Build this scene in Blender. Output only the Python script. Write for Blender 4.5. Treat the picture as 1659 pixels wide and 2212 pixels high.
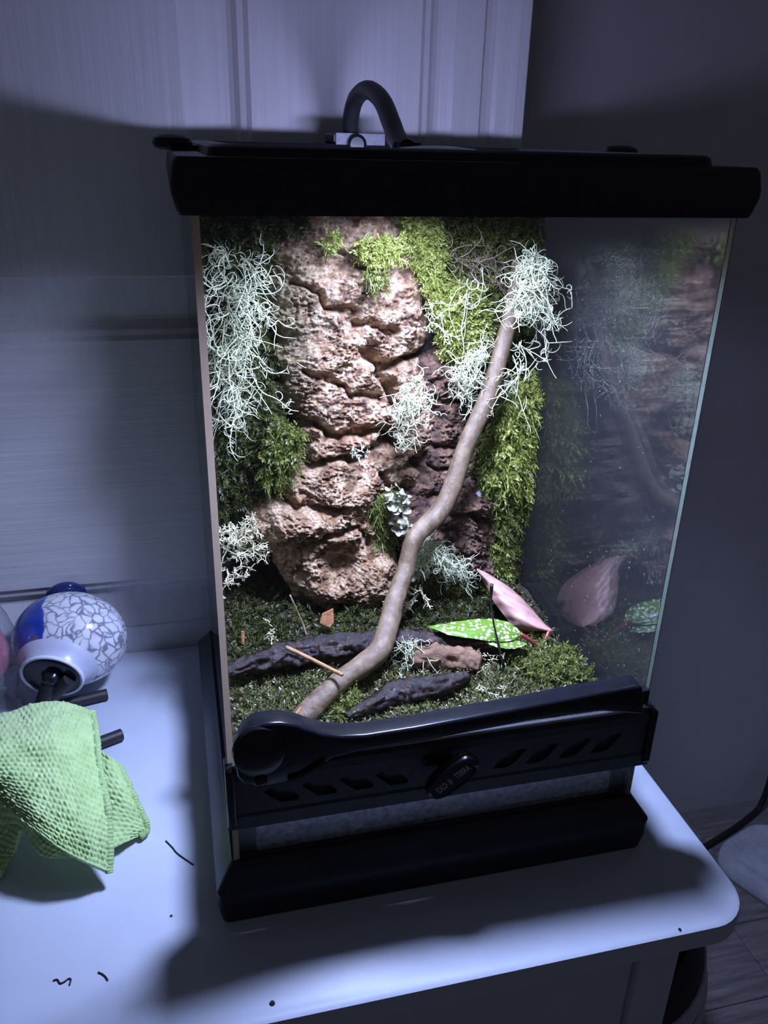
import bpy, bmesh, math, random
import numpy as np
from mathutils import Vector, Matrix

for o in list(bpy.data.objects): bpy.data.objects.remove(o)
S = bpy.context.scene
COL = S.collection
rng = np.random.default_rng(11)
random.seed(11)

# ------------------------------------------------------------------ camera
FW, FH, FPX = 1659, 2212, 1798.0
CAM = np.array([-0.16114, -0.58274, 0.49865])
YAW, PITCH, ROLL = math.radians(14.3554), math.radians(24.0967), math.radians(1.4994)
fwd = np.array([math.sin(YAW)*math.cos(PITCH), math.cos(YAW)*math.cos(PITCH), -math.sin(PITCH)])
r0 = np.array([math.cos(YAW), -math.sin(YAW), 0.0]); u0 = np.cross(r0, fwd)
RT = math.cos(ROLL)*r0 + math.sin(ROLL)*u0
UP = -math.sin(ROLL)*r0 + math.cos(ROLL)*u0
cd = bpy.data.cameras.new('camera'); cam = bpy.data.objects.new('camera', cd); COL.objects.link(cam)
cd.sensor_fit = 'HORIZONTAL'; cd.sensor_width = 36.0; cd.lens = FPX/FW*36.0; cd.clip_start = 0.01
M = Matrix(((RT[0], UP[0], -fwd[0], CAM[0]), (RT[1], UP[1], -fwd[1], CAM[1]), (RT[2], UP[2], -fwd[2], CAM[2]), (0, 0, 0, 1)))
cam.matrix_world = M
S.camera = cam

# ------------------------------------------------------------------ world and exposure
w = bpy.data.worlds.new('world'); S.world = w; w.use_nodes = True
w.node_tree.nodes['Background'].inputs[0].default_value = (0.70, 0.70, 0.95, 1)
w.node_tree.nodes['Background'].inputs[1].default_value = 0.042
S.view_settings.view_transform = 'Standard'; S.view_settings.look = 'None'
S.view_settings.gamma = 1.0; S.view_settings.use_curve_mapping = False
S.view_settings.exposure = 0.0
LAMP_RGB = (0.49, 0.58, 1.0)
LED_STRENGTH = 860.0       # downward face of the lamp
RING_STRENGTH = 140.0      # added glowing rim that spills light onto the door

# ------------------------------------------------------------------ pixel helpers (direction only; depth comes from the touched plane)
def ray(px, py):
    return (px-FW/2)/FPX*RT - (py-FH/2)/FPX*UP + fwd
def WY(px, py, y):
    d = ray(px, py); return CAM + d*((y-CAM[1])/d[1])
def WX(px, py, x):
    d = ray(px, py); return CAM + d*((x-CAM[0])/d[0])
def WZ(px, py, z):
    d = ray(px, py); return CAM + d*((z-CAM[2])/d[2])
def mpp(p):     # metres per pixel at a point
    return float((np.asarray(p)-CAM)@fwd)/FPX
def vray(px, py):
    px = np.asarray(px, float); py = np.asarray(py, float)
    return ((px-FW/2)/FPX)[..., None]*RT - ((py-FH/2)/FPX)[..., None]*UP + fwd
def vWY(px, py, y):
    d = vray(px, py); return CAM + d*((np.asarray(y)-CAM[1])/d[..., 1])[..., None]
def vWZ(px, py, z):
    d = vray(px, py); return CAM + d*((np.asarray(z)-CAM[2])/d[..., 2])[..., None]

# ------------------------------------------------------------------ numpy noise
_perm = np.random.default_rng(5).permutation(256); _perm = np.concatenate([_perm, _perm, _perm])
_grad = np.random.default_rng(6).normal(size=(256, 3)); _grad /= np.linalg.norm(_grad, axis=1)[:, None]
def perlin(p):
    p = np.asarray(p, float); i = np.floor(p).astype(int); f = p-i; i &= 255
    u = f*f*f*(f*(f*6-15)+10); out = 0
    for dx in (0, 1):
        for dy in (0, 1):
            for dz in (0, 1):
                h = _perm[_perm[_perm[i[..., 0]+dx]+i[..., 1]+dy]+i[..., 2]+dz]
                g = _grad[h]; d = f-np.array([dx, dy, dz])
                wgt = (u[..., 0] if dx else 1-u[..., 0])*(u[..., 1] if dy else 1-u[..., 1])*(u[..., 2] if dz else 1-u[..., 2])
                out = out + wgt*(g*d).sum(-1)
    return out*1.6
def fbm(p, n=4, gain=.5):
    a, s, o = 1.0, 1.0, 0
    for k in range(n): o = o + a*perlin(np.asarray(p)*s+k*17.3); a *= gain; s *= 2.03
    return o
def smooth(a, b, x):
    t = np.clip((x-a)/(b-a), 0, 1); return t*t*(3-2*t)

# ------------------------------------------------------------------ materials
MATS = {}
def mat(name): 
    m = bpy.data.materials.new(name); m.use_nodes = True; MATS[name] = m
    return m, m.node_tree, m.node_tree.nodes['Principled BSDF']
def nd(t, kind, **kw):
    n = t.nodes.new(kind)
    for k, v in kw.items(): setattr(n, k, v)
    return n
def mapping(t, scale=(1, 1, 1), coord='Object', rot=(0, 0, 0)):
    tc = nd(t, 'ShaderNodeTexCoord'); mp = nd(t, 'ShaderNodeMapping')
    mp.inputs['Scale'].default_value = scale; mp.inputs['Rotation'].default_value = rot
    t.links.new(tc.outputs[coord], mp.inputs[0]); return mp.outputs[0]
def ramp(t, src, stops):
    r = nd(t, 'ShaderNodeValToRGB'); e = r.color_ramp.elements
    while len(e) < len(stops): e.new(0.5)
    for x, (p, c) in zip(e, stops): x.position = p; x.color = (*c, 1)
    t.links.new(src, r.inputs[0]); return r.outputs[0]
def noise(t, vec, scale, detail=4, rough=.55):
    n = nd(t, 'ShaderNodeTexNoise'); n.inputs['Scale'].default_value = scale
    n.inputs['Detail'].default_value = detail; n.inputs['Roughness'].default_value = rough
    if vec is not None: t.links.new(vec, n.inputs['Vector'])
    return n.outputs['Fac']
def bump(t, b, h, strength, dist=.001):
    n = nd(t, 'ShaderNodeBump'); n.inputs['Strength'].default_value = strength; n.inputs['Distance'].default_value = dist
    t.links.new(h, n.inputs['Height']); t.links.new(n.outputs[0], b.inputs['Normal'])
def simple(name, col, rough=.5, spec=.5, metal=0, ns=0, nscale=200, var=.25, bmp=0, bscale=300, bdist=.0006, coat=0):
    m, t, b = mat(name)
    b.inputs['Roughness'].default_value = rough; b.inputs['Specular IOR Level'].default_value = spec
    b.inputs['Metallic'].default_value = metal; b.inputs['Coat Weight'].default_value = coat
    v = mapping(t)
    lo = tuple(c*(1-var) for c in col); hi = tuple(min(1, c*(1+var)) for c in col)
    t.links.new(ramp(t, noise(t, v, nscale), [(.3, lo), (.7, hi)]), b.inputs['Base Color'])
    if bmp: bump(t, b, noise(t, v, bscale, 6), bmp, bdist)
    return m
def island(name, stops, rough=.5, spec=.4, trans=.0, sub=0):
    """every loose leaflet or strand takes its own colour"""
    m, t, b = mat(name)
    g = nd(t, 'ShaderNodeNewGeometry')
    c = ramp(t, g.outputs['Random Per Island'], stops)
    t.links.new(c, b.inputs['Base Color'])
    b.inputs['Roughness'].default_value = rough; b.inputs['Specular IOR Level'].default_value = spec
    if trans > 0:
        tr = nd(t, 'ShaderNodeBsdfTranslucent'); mx = nd(t, 'ShaderNodeMixShader'); mx.inputs[0].default_value = trans
        t.links.new(c, tr.inputs[0]); t.links.new(b.outputs[0], mx.inputs[1]); t.links.new(tr.outputs[0], mx.inputs[2])
        t.links.new(mx.outputs[0], t.nodes['Material Output'].inputs[0])
    return m
def glass(name, tint=(.985, .993, .99), haze=0.0, hazecol=(.8, .85, .9), rough=0.0, hscale=40):
    m = bpy.data.materials.new(name); m.use_nodes = True; t = m.node_tree; t.nodes.clear(); MATS[name] = m
    out = nd(t, 'ShaderNodeOutputMaterial'); tr = nd(t, 'ShaderNodeBsdfTransparent'); gl = nd(t, 'ShaderNodeBsdfGlossy')
    tr.inputs[0].default_value = (*tint, 1); gl.inputs['Roughness'].default_value = rough
    g = nd(t, 'ShaderNodeNewGeometry'); mi = nd(t, 'ShaderNodeMix'); mi.inputs['A'].default_value = 1.5; mi.inputs['B'].default_value = 1/1.5
    t.links.new(g.outputs['Backfacing'], mi.inputs['Factor'])
    fr = nd(t, 'ShaderNodeFresnel'); t.links.new(mi.outputs[0], fr.inputs['IOR'])
    mx = nd(t, 'ShaderNodeMixShader'); t.links.new(fr.outputs[0], mx.inputs[0])
    body = tr.outputs[0]
    if haze:
        df = nd(t, 'ShaderNodeBsdfTranslucent'); df.inputs[0].default_value = (*hazecol, 1)
        d2 = nd(t, 'ShaderNodeBsdfDiffuse'); d2.inputs[0].default_value = (*hazecol, 1)
        ad = nd(t, 'ShaderNodeMixShader'); t.links.new(df.outputs[0], ad.inputs[1]); t.links.new(d2.outputs[0], ad.inputs[2])
        hm = nd(t, 'ShaderNodeMixShader')
        v = mapping(t); r = nd(t, 'ShaderNodeMapRange'); r.inputs['To Min'].default_value = haze*.5; r.inputs['To Max'].default_value = haze*1.5
        t.links.new(noise(t, v, hscale, 3), r.inputs[0]); t.links.new(r.outputs[0], hm.inputs[0])
        t.links.new(tr.outputs[0], hm.inputs[1]); t.links.new(ad.outputs[0], hm.inputs[2]); body = hm.outputs[0]
    t.links.new(body, mx.inputs[1]); t.links.new(gl.outputs[0], mx.inputs[2]); t.links.new(mx.outputs[0], out.inputs[0])
    return m
def emit(name, col, strength):
    m = bpy.data.materials.new(name); m.use_nodes = True; t = m.node_tree; t.nodes.clear(); MATS[name] = m
    out = nd(t, 'ShaderNodeOutputMaterial'); e = nd(t, 'ShaderNodeEmission'); e.inputs[0].default_value = (*col, 1); e.inputs[1].default_value = strength
    t.links.new(e.outputs[0], out.inputs[0]); return m

black = simple('black_plastic', (.012, .013, .018), rough=.42, spec=.4, var=.2, bmp=.15, bscale=900, bdist=.0002)
black_gloss = simple('black_gloss_plastic', (.010, .011, .016), rough=.22, spec=.5, var=.2)
rubber = simple('black_rubber', (.02, .02, .022), rough=.5, var=.2, bmp=.2, bscale=700)
screen_m = simple('screen_wire', (.05, .05, .055), rough=.45, metal=.6, var=.1)
steel = simple('brushed_steel', (.16, .16, .18), rough=.55, metal=.6, var=.15, nscale=300)
greytop = simple('grey_lamp_paint', (.38, .38, .40), rough=.35, var=.08)
white_table = simple('white_lacquer', (.57, .62, .72), rough=.38, spec=.4, nscale=30, var=.03, bmp=.06, bscale=60, bdist=.0006)
wall_paint = simple('wall_paint', (.55, .53, .56), rough=.85, nscale=20, var=.03, bmp=.15, bscale=500, bdist=.0003)
base_white = simple('white_trim_paint', (.7, .7, .74), rough=.5, var=.03)
dark_bin = simple('dark_plastic_bin', (.012, .013, .03), rough=.6, var=.2)
pale_band = simple('pale_band', (.5, .52, .62), rough=.6, var=.08)
soil = simple('dark_soil', (.030, .021, .014), rough=.75, nscale=400, var=.6, bmp=.9, bscale=500, bdist=.003)
drain = simple('drainage_gravel', (.30, .31, .36), rough=.7, nscale=180, var=.5, bmp=.8, bscale=300, bdist=.003)
backing = simple('peat_backing', (.020, .015, .011), rough=.8, nscale=300, var=.6, bmp=1.0, bscale=350, bdist=.004)
clear = glass('clear_glass')
misty = glass('misted_glass', tint=(.95, .965, .97), haze=.014)
film = glass('condensation_film', tint=(.9, .92, .95), haze=.75, hscale=90)
clear_bottle = glass('clear_bottle_glass', tint=(.93, .94, .97), haze=.05)
edge_teal = simple('glass_edge_teal', (.11, .14, .11), rough=.3, var=.15, nscale=120)
edge_dirty = island('glass_edge_dusty', [(0, (.36, .27, .19)), (1, (.36, .27, .19))], .7, .3, .6)
led_m = emit('led_face', LAMP_RGB, LED_STRENGTH)
ring_m = emit('added_glow_rim', (.50, .54, 1.0), RING_STRENGTH)
letter_m = simple('grey_print', (.55, .54, .55), rough=.6, var=.05)

# painted door: fine embossed grain; grain runs up the stiles and panels, along the rails
def grain(name, vertical):
    m, t, b = mat(name)
    v = mapping(t, (160, 160, 5) if vertical else (5, 160, 200))
    n = noise(t, v, 1.0, 5, .6)
    t.links.new(ramp(t, n, [(.3, (.68, .67, .69)), (.7, (.76, .75, .77))]), b.inputs['Base Color'])
    b.inputs['Roughness'].default_value = .42
    bump(t, b, n, .55, .0012); return m
door_v = grain('door_paint_upright', True); door_h = grain('door_paint_level', False)

# floor boards
m, t, b = mat('grey_floor_board'); v = mapping(t, (6, 60, 60))
n = noise(t, v, 1.6, 6, .65)
t.links.new(ramp(t, n, [(.25, (.12, .10, .10)), (.5, (.25, .22, .22)), (.75, (.40, .36, .36))]), b.inputs['Base Color'])
b.inputs['Roughness'].default_value = .55; bump(t, b, n, .4, .001); board_m = m

# cork bark: colour comes from a point attribute plus fine noise painting in highlights and dark pits
m, t, b = mat('cork_bark'); a = nd(t, 'ShaderNodeAttribute', attribute_name='tint'); v = mapping(t)
mx = nd(t, 'ShaderNodeMix', data_type='RGBA', blend_type='MULTIPLY'); mx.inputs['Factor'].default_value = 1
t.links.new(a.outputs['Color'], mx.inputs['A'])
t.links.new(ramp(t, noise(t, v, 330, 6, .72), [(.34, (.10, .08, .09)), (.46, (.72, .66, .62)), (.56, (1.1, 1.02, .94)), (.68, (1.6, 1.5, 1.38))]), mx.inputs['B'])
t.links.new(mx.outputs['Result'], b.inputs['Base Color'])
rr = nd(t, 'ShaderNodeMapRange'); rr.inputs['To Min'].default_value = .08; rr.inputs['To Max'].default_value = .75
t.links.new(noise(t, v, 90, 3), rr.inputs[0]); t.links.new(rr.outputs[0], b.inputs['Roughness'])
bump(t, b, noise(t, v, 700, 6, .75), 1.0, .0022); bark_m = m

def wet_wood(name, stops, rough, sc=(1, 1, 1), dist=.0015):
    m, t, b = mat(name); v = mapping(t, sc); n = noise(t, v, 120, 6, .65)
    t.links.new(ramp(t, n, stops), b.inputs['Base Color'])
    r2 = nd(t, 'ShaderNodeMapRange'); r2.inputs['To Min'].default_value = rough*.5; r2.inputs['To Max'].default_value = rough*1.6
    t.links.new(noise(t, v, 300, 3), r2.inputs[0]); t.links.new(r2.outputs[0], b.inputs['Roughness'])
    bump(t, b, noise(t, v, 500, 6, .7), .7, dist); return m
stick_m = wet_wood('brown_branch', [(.25, (.06, .038, .020)), (.5, (.15, .10, .055)), (.75, (.27, .185, .105))], .45, (1, 1, .6), .001)
log_m = wet_wood('dark_wet_wood', [(.35, (.006, .004, .004)), (.55, (.020, .011, .008)), (.72, (.085, .036, .018))], .24)
split_m = wet_wood('split_brown_wood', [(.3, (.08, .04, .022)), (.55, (.22, .12, .06)), (.8, (.34, .21, .12))], .5, (.4, 2, 2))
twig_m = wet_wood('orange_twig', [(.3, (.28, .14, .05)), (.7, (.5, .30, .13))], .5)
chip_m = wet_wood('orange_chip', [(.3, (.25, .09, .03)), (.7, (.5, .22, .09))], .5)

moss_dark = island('dark_moss', [(0, (.016, .020, .006)), (.45, (.040, .050, .010)), (.8, (.085, .10, .018)), (1, (.14, .10, .030))], .45, .4, .25)
moss_mid = island('green_moss', [(0, (.045, .055, .010)), (.5, (.13, .16, .028)), (.85, (.22, .26, .05)), (1, (.26, .18, .06))], .45, .4, .3)
moss_bright = island('yellow_green_moss', [(0, (.12, .12, .020)), (.3, (.24, .28, .045)), (.75, (.38, .43, .09)), (1, (.52, .53, .18))], .5, .35, .35)
moss_floor = island('floor_moss', [(0, (.022, .022, .008)), (.35, (.07, .085, .018)), (.65, (.14, .16, .040)), (.88, (.20, .14, .05)), (1, (.34, .33, .18))], .4, .45, .25)
lichen_m = island('beard_lichen', [(0, (.48, .50, .31)), (.5, (.66, .69, .45)), (1, (.84, .85, .60))], .6, .25, .2)
lichen_w = island('antler_lichen', [(0, (.60, .55, .33)), (.6, (.80, .74, .48)), (1, (.90, .84, .60))], .6, .25, .1)
foliose_m = island('blue_grey_lichen', [(0, (.30, .30, .20)), (1, (.55, .55, .40))], .6, .25, .1)
dry_fibre = island('dry_fibre', [(0, (.16, .11, .06)), (1, (.36, .29, .19))], .6, .25)

# ------------------------------------------------------------------ mesh builder
class MB:
    def __init__(self): self.v = []; self.f = []; self.mi = []; self.n = 0
    def add(self, V, F, mi=0):
        V = np.asarray(V, float).reshape(-1, 3); self.v.append(V)
        for q in F: self.f.append(tuple(int(i)+self.n for i in q)); self.mi.append(mi)
        self.n += len(V); return self
    def box(self, a, b, mi=0):
        (x0, y0, z0), (x1, y1, z1) = a, b
        V = [(x, y, z) for x in (x0, x1) for y in (y0, y1) for z in (z0, z1)]
        return self.add(V, [(0, 1, 3, 2), (4, 6, 7, 5), (0, 4, 5, 1), (2, 3, 7, 6), (0, 2, 6, 4), (1, 5, 7, 3)], mi)
    def tube(self, P, R, n=8, cap=True, mi=0):
        P = np.asarray(P, float); R = np.broadcast_to(np.asarray(R, float), (len(P),))
        T = np.gradient(P, axis=0); T /= np.linalg.norm(T, axis=1)[:, None]+1e-12
        a = np.array([0, 0, 1.0]) if abs(T[0, 2]) < .9 else np.array([1.0, 0, 0])
        N = np.cross(T[0], a); N /= np.linalg.norm(N); V = []
        for i in range(len(P)):
            N = N-T[i]*(N@T[i]); N /= np.linalg.norm(N)+1e-12; B = np.cross(T[i], N)
            for k in range(n):
                c = 2*math.pi*k/n; V.append(P[i]+R[i]*(math.cos(c)*N+math.sin(c)*B))
        F = [(i*n+k, i*n+(k+1) % n, (i+1)*n+(k+1) % n, (i+1)*n+k) for i in range(len(P)-1) for k in range(n)]
        if cap: F += [tuple(range(n-1, -1, -1)), tuple(range((len(P)-1)*n, len(P)*n))]
        return self.add(V, F, mi)
    def rings(self, rings, close_top=True, close_bot=True, closed=False, mi=0):
        n = len(rings[0]); V = np.concatenate([np.asarray(r, float) for r in rings]); m = len(rings)
        F = [(i*n+k, i*n+(k+1) % n, ((i+1) % m)*n+(k+1) % n, ((i+1) % m)*n+k) for i in range(m if closed else m-1) for k in range(n)]
        if not closed:
            if close_bot: F.append(tuple(range(n-1, -1, -1)))
            if close_top: F.append(tuple(range((m-1)*n, m*n)))
        return self.add(V, F, mi)
    def grid(self, V, mi=0, keep=None):
        h, wd = V.shape[:2]; idx = np.arange(h*wd).reshape(h, wd)
        q = np.stack([idx[:-1, :-1], idx[:-1, 1:], idx[1:, 1:], idx[1:, :-1]], -1).reshape(-1, 4)
        if keep is not None: q = q[keep.reshape(-1)]
        return self.add(V.reshape(-1, 3), q.tolist(), mi)
    def build(self, name, mats, parent=None, smoothf=False, bevel=0, recalc=True, weld=False, segs=2):
        me = bpy.data.meshes.new(name); V = np.concatenate(self.v)
        me.from_pydata(V.tolist(), [], self.f)
        mats = mats if isinstance(mats, (list, tuple)) else [mats]
        for mm in mats: me.materials.append(mm)
        if len(mats) > 1: me.polygons.foreach_set('material_index', self.mi)
        if recalc:
            bm = bmesh.new(); bm.from_mesh(me)
            if weld: bmesh.ops.remove_doubles(bm, verts=bm.verts, dist=1e-6)
            bmesh.ops.recalc_face_normals(bm, faces=bm.faces)
            if bevel:
                es = [e for e in bm.edges if len(e.link_faces) == 2 and e.calc_face_angle(0) > .5]
                bmesh.ops.bevel(bm, geom=es, offset=bevel, segments=segs, affect='EDGES', profile=.5, clamp_overlap=True)
            bm.to_mesh(me); bm.free()
        if smoothf:
            me.polygons.foreach_set('use_smooth', [True]*len(me.polygons))
            if smoothf == 'auto': me.set_sharp_from_angle(angle=math.radians(38))
        me.update()
        o = bpy.data.objects.new(name, me); COL.objects.link(o)
        if parent is not None: o.parent = parent
        return o
def fastmesh(name, V, F3, material, smoothf=False):
    """big triangle soup"""
    me = bpy.data.meshes.new(name); V = np.asarray(V, np.float32); F3 = np.asarray(F3, np.int32); k = F3.shape[1]
    me.vertices.add(len(V)); me.vertices.foreach_set('co', V.ravel())
    me.loops.add(F3.size); me.loops.foreach_set('vertex_index', F3.ravel())
    me.polygons.add(len(F3)); me.polygons.foreach_set('loop_start', np.arange(0, F3.size, k, dtype=np.int32))
    try: me.polygons.foreach_set('loop_total', np.full(len(F3), k, dtype=np.int32))
    except Exception: pass
    if smoothf: me.polygons.foreach_set('use_smooth', np.ones(len(F3), bool))
    me.materials.append(material); me.update(calc_edges=True); me.validate()
    o = bpy.data.objects.new(name, me); COL.objects.link(o); return o
def tag(o, label=None, cat=None, group=None, kind=None):
    if label: o['label'] = label
    if cat: o['category'] = cat
    if group: o['group'] = group
    if kind: o['kind'] = kind
    return o
def empty(name, loc=(0, 0, 0)):
    o = bpy.data.objects.new(name, None); COL.objects.link(o); o.empty_display_size = .02; o.location = loc; return o
def recenter(o, loc):
    """move a mesh's origin to loc without moving the mesh"""
    o.data.transform(Matrix.Translation(-Vector(loc))); o.location = loc; return o
def rect(hx, hy, z, r=.004, n=5, cx=0, cy=0):
    P = []
    for sx, sy, a0 in ((1, 1, 0), (-1, 1, 90), (-1, -1, 180), (1, -1, 270)):
        for k in range(n):
            a = math.radians(a0+90*k/(n-1)); P.append((cx+sx*(hx-r)+r*math.cos(a), cy+sy*(hy-r)+r*math.sin(a), z))
    return P
def prism(mb, poly, y0, y1, mi=0):     # poly of (x,z), extruded along y
    n = len(poly); V = [(x, y0, z) for x, z in poly]+[(x, y1, z) for x, z in poly]
    F = [tuple(range(n)), tuple(range(2*n-1, n-1, -1))]+[(i, n+i, n+(i+1) % n, (i+1) % n) for i in range(n)]
    return mb.add(V, F, mi)
def catmull(P, n):
    P = np.asarray(P, float); Q = np.concatenate([[2*P[0]-P[1]], P, [2*P[-1]-P[-2]]]); out = []
    ts = np.linspace(0, len(P)-1, n)
    for t in ts:
        i = min(int(t), len(P)-2); f = t-i; a, b, c, d = Q[i:i+4]
        out.append(.5*((2*b)+(-a+c)*f+(2*a-5*b+4*c-d)*f*f+(-a+3*b-3*c+d)*f**3))
    return np.array(out)

# ================================================================== SETTING
ZF = -0.62
# floor: sub-floor slab with boards running along x
fl = MB().box((-1.6, -1.6, ZF-.04), (1.9, .42, ZF-.006)).build('floor', board_m); tag(fl, kind='structure')
bw = .118; rowi = 0
y = -0.52
while y < .415:
    xo = [-1.6, -.35+.37*((rowi*37) % 5)/5, .62+.31*((rowi*53) % 5)/5, 1.9]
    for a_, b_ in zip(xo[:-1], xo[1:]):
        p = MB().box((a_+.0005, y+.0005, ZF-.006), (b_-.0005, min(y+bw, .419)-.0005, ZF)).build('plank', board_m, fl, bevel=.0015, segs=1)
        recenter(p, ((a_+b_)/2, y+bw/2, ZF))
    y += bw; rowi += 1
p = MB().box((-1.6, -1.6, ZF-.006), (1.9, -.521, ZF-.001)).build('plank', board_m, fl)
wb = MB().box((-1.6, .42, ZF-.04), (1.9, .5, 1.7)).build('wall_back', wall_paint); tag(wb, kind='structure')

# panelled door standing open in front of the wall
YD = .2
door = empty('door_1', (-.16, YD+.017, ZF+.006)); tag(door, kind='structure')
def dpart(mb, name, mtl, **k):
    o = mb.build(name, mtl, None, **k); o.parent = door; o.matrix_parent_inverse = Matrix.Translation(-door.location); return o
XR = float(WY(1141, 150, YD)[0])
x_p1 = (-.52, float(WY(540, 150, YD)[0])); x_p2 = (float(WY(908, 150, YD)[0]), XR-.012)
XL = -.66
zr = (float(WY(420, 1240, YD)[2]), float(WY(300, 735, YD)[2]))     # lock rail
dpart(MB().box((XL, YD, ZF+.006), (x_p1[0], YD+.035, 1.4)), 'stile', door_v, bevel=.0015)
dpart(MB().box((x_p2[1], YD, ZF+.006), (XR, YD+.035, 1.4)), 'stile', door_v, bevel=.0015)
for z0, z1 in ((ZF+.2, zr[0]), (zr[1], 1.3)):
    dpart(MB().box((x_p1[1], YD, z0), (x_p2[0], YD+.035, z1)), 'mullion', door_v)
for z0, z1 in ((ZF+.006, ZF+.2), zr, (1.3, 1.4)):
    dpart(MB().box((x_p1[0], YD, z0), (x_p2[1], YD+.035, z1)), 'rail', door_h)
for x0, x1 in (x_p1, x_p2):
    for z0, z1 in ((ZF+.2, zr[0]), (zr[1], 1.3)):
        prof = [(0, 0), (.004, .0035), (.009, .0042), (.013, .0085), (.017, .0105), (.021, .0105), (.055, .0022), (.0565, .0005)]
        mb = MB(); R = []
        for d, dep in prof:
            R.append([(x0+d, YD+dep, z0+d), (x1-d, YD+dep, z0+d), (x1-d, YD+dep, z1-d), (x0+d, YD+dep, z1-d)])
        R.append([(x0+.0565, YD+.03, z0+.0565), (x1-.0565, YD+.03, z0+.0565), (x1-.0565, YD+.03, z1-.0565), (x0+.0565, YD+.03, z1-.0565)])
        mb.rings(R[:-1], close_top=True, close_bot=False)
        dpart(mb, 'panel', door_v)

# ================================================================== NIGHTSTAND
TX0, TX1, TY0, TY1 = -.40, .2118, -.239, .198
ns = tag(empty('nightstand', ((TX0+TX1)/2, (TY0+TY1)/2, ZF)), 'white nightstand with rounded corners holding the glass terrarium', 'nightstand')
def npart(mb, name, mtl, **k):
    o = mb.build(name, mtl, None, **k); o.parent = ns; o.matrix_parent_inverse = Matrix.Translation(-ns.location); return o
hx, hy, cx, cy = (TX1-TX0)/2, (TY1-TY0)/2, (TX0+TX1)/2, (TY0+TY1)/2
prof = [(-.022, .004), (-.018, .0005), (-.005, 0), (-.0015, .001), (0, .004)]
mb = MB().rings([rect(hx-d, hy-d, z, .034-d, 9, cx, cy) for z, d in prof])
npart(mb, 'top', white_table, smoothf='auto')
npart(MB().box((TX0+.035, TY0+.028, -.150), (TX1-.075, TY0+.046, -.022)), 'drawer_front', white_table, bevel=.002)
npart(MB().box((TX0+.035, TY1-.045, -.150), (TX1-.045, TY1-.025, -.022)), 'back_rail', white_table)
for x in (TX0+.035, TX1-.063): npart(MB().box((x, TY0+.06, -.150), (x+.018, TY1-.05, -.022)), 'side_rail', white_table)
for x in (TX0+.03, TX1-.075):
    for yy in (TY0+.022, TY1-.055):
        npart(MB().box((x, yy, ZF), (x+.034, yy+.034, -.022)), 'leg', white_table, bevel=.003)

# ================================================================== TERRARIUM
G = .15; TG = .004
ter = tag(empty('glass_terrarium', (0, 0, 0)), 'tall glass terrarium with black plastic frame standing on the nightstand', 'terrarium')
bp = [(0.0, -.002, .0085), (0, .0107, .0), (.014, .0128, 0), (.028, .0132, 0), (.041, .004, 0), (.0455, .0015, 0), (.0455, -.006, 0), (.006, -.006, 0)]
MB().rings([rect(G+o_, G+o_, z, .006) for z, o_, _ in bp[1:]]+[rect(G-.006, G-.006, .006, .004)], close_bot=False, close_top=True).build('base_frame', black, ter, smoothf='auto')
MB().rings([rect(G+.0107, G+.0107, 0, .006), rect(G-.006, G-.006, 0, .004), rect(G-.006, G-.006, .006, .004)], close_bot=False, close_top=True).build('base_plate', black, ter)
# top frame ring (open in the middle)
tp = [(-.008, .4636), (.0058, .4636), (.0068, .466), (.0086, .474), (.0086, .478), (.0072, .487), (.0055, .4895), (-.012, .4895), (-.012, .476), (-.008, .476)]
MB().rings([rect(G+o_, G+o_, z, .006) for o_, z in tp], closed=True).build('top_frame', black, ter, smoothf='auto')
# lid with wire screen and two turning latches
lid = MB().rings([rect(a_, a_, z, r_) for a_, z, r_ in ((.1405, .4895, .012), (.1395, .4935, .012), (.137, .4948, .010), (.127, .4948, .008), (.125, .4925, .008), (.125, .466, .008), (.1378, .466, .010), (.1378, .4895, .012))], closed=True).build('lid', black, ter, smoothf='auto')
mb = MB()
for k in range(63):
    c = -.124+.004*k
    mb.box((c-.0004, -.1255, .4672), (c+.0004, .1255, .4680)); mb.box((-.1255, c-.0004, .4664), (.1255, c+.0004, .4672))
mb.build('wire_screen', screen_m, lid, recalc=False)
for sx, px in ((-1, -.1542), (1, .1535)):
    P = [(.0, .0), (.0085, 0), (.0115, .0015), (.0125, .004), (.0115, .0068), (.008, .0086), (0, .0092)]
    mb = MB(); n = 20
    mb.rings([[(px+max(r_, 1e-5)*math.cos(2*math.pi*k/n), max(r_, 1e-5)*math.sin(2*math.pi*k/n), .4898+z_) for k in range(n)] for r_, z_ in P])
    mb.box((px-.004 if sx > 0 else px, -.004, .4893), (px if sx > 0 else px+.018, .004, .4925)) if sx < 0 else mb.box((px-.018, -.004, .4893), (px, .004, .4925))
    mb.build('latch', black, lid, smoothf='auto')
# panes
def pane(a, b, name, mats, parent=ter, edge_axis=None):
    mb = MB().box(a, b); o = mb.build(name, mats, parent)
    if len(mats) > 1:
        for pl in o.data.polygons:
            if abs(pl.normal[edge_axis]) < .5: pl.material_index = 1
    return o
pane((-G, -G, .044), (-G+TG, G, .470), 'side_pane', [clear, edge_dirty], edge_axis=0)
pane((G-TG, -G, .044), (G, G, .470), 'side_pane', [misty, edge_teal], edge_axis=0)
pane((-G+TG, G-TG, .044), (G-TG, G, .470), 'back_pane', [clear, edge_teal], edge_axis=1)
pane((-G+TG, -G, .044), (G-TG, -G+TG, .105), 'lower_front_pane', [clear, edge_teal], edge_axis=1)
# corner clips beside the lower pane
for x0 in (-G+TG, G-TG-.012):
    MB().box((x0, -G+TG, .046), (x0+.012, -G+TG+.006, .08)).build('corner_block', black, ter)
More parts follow.
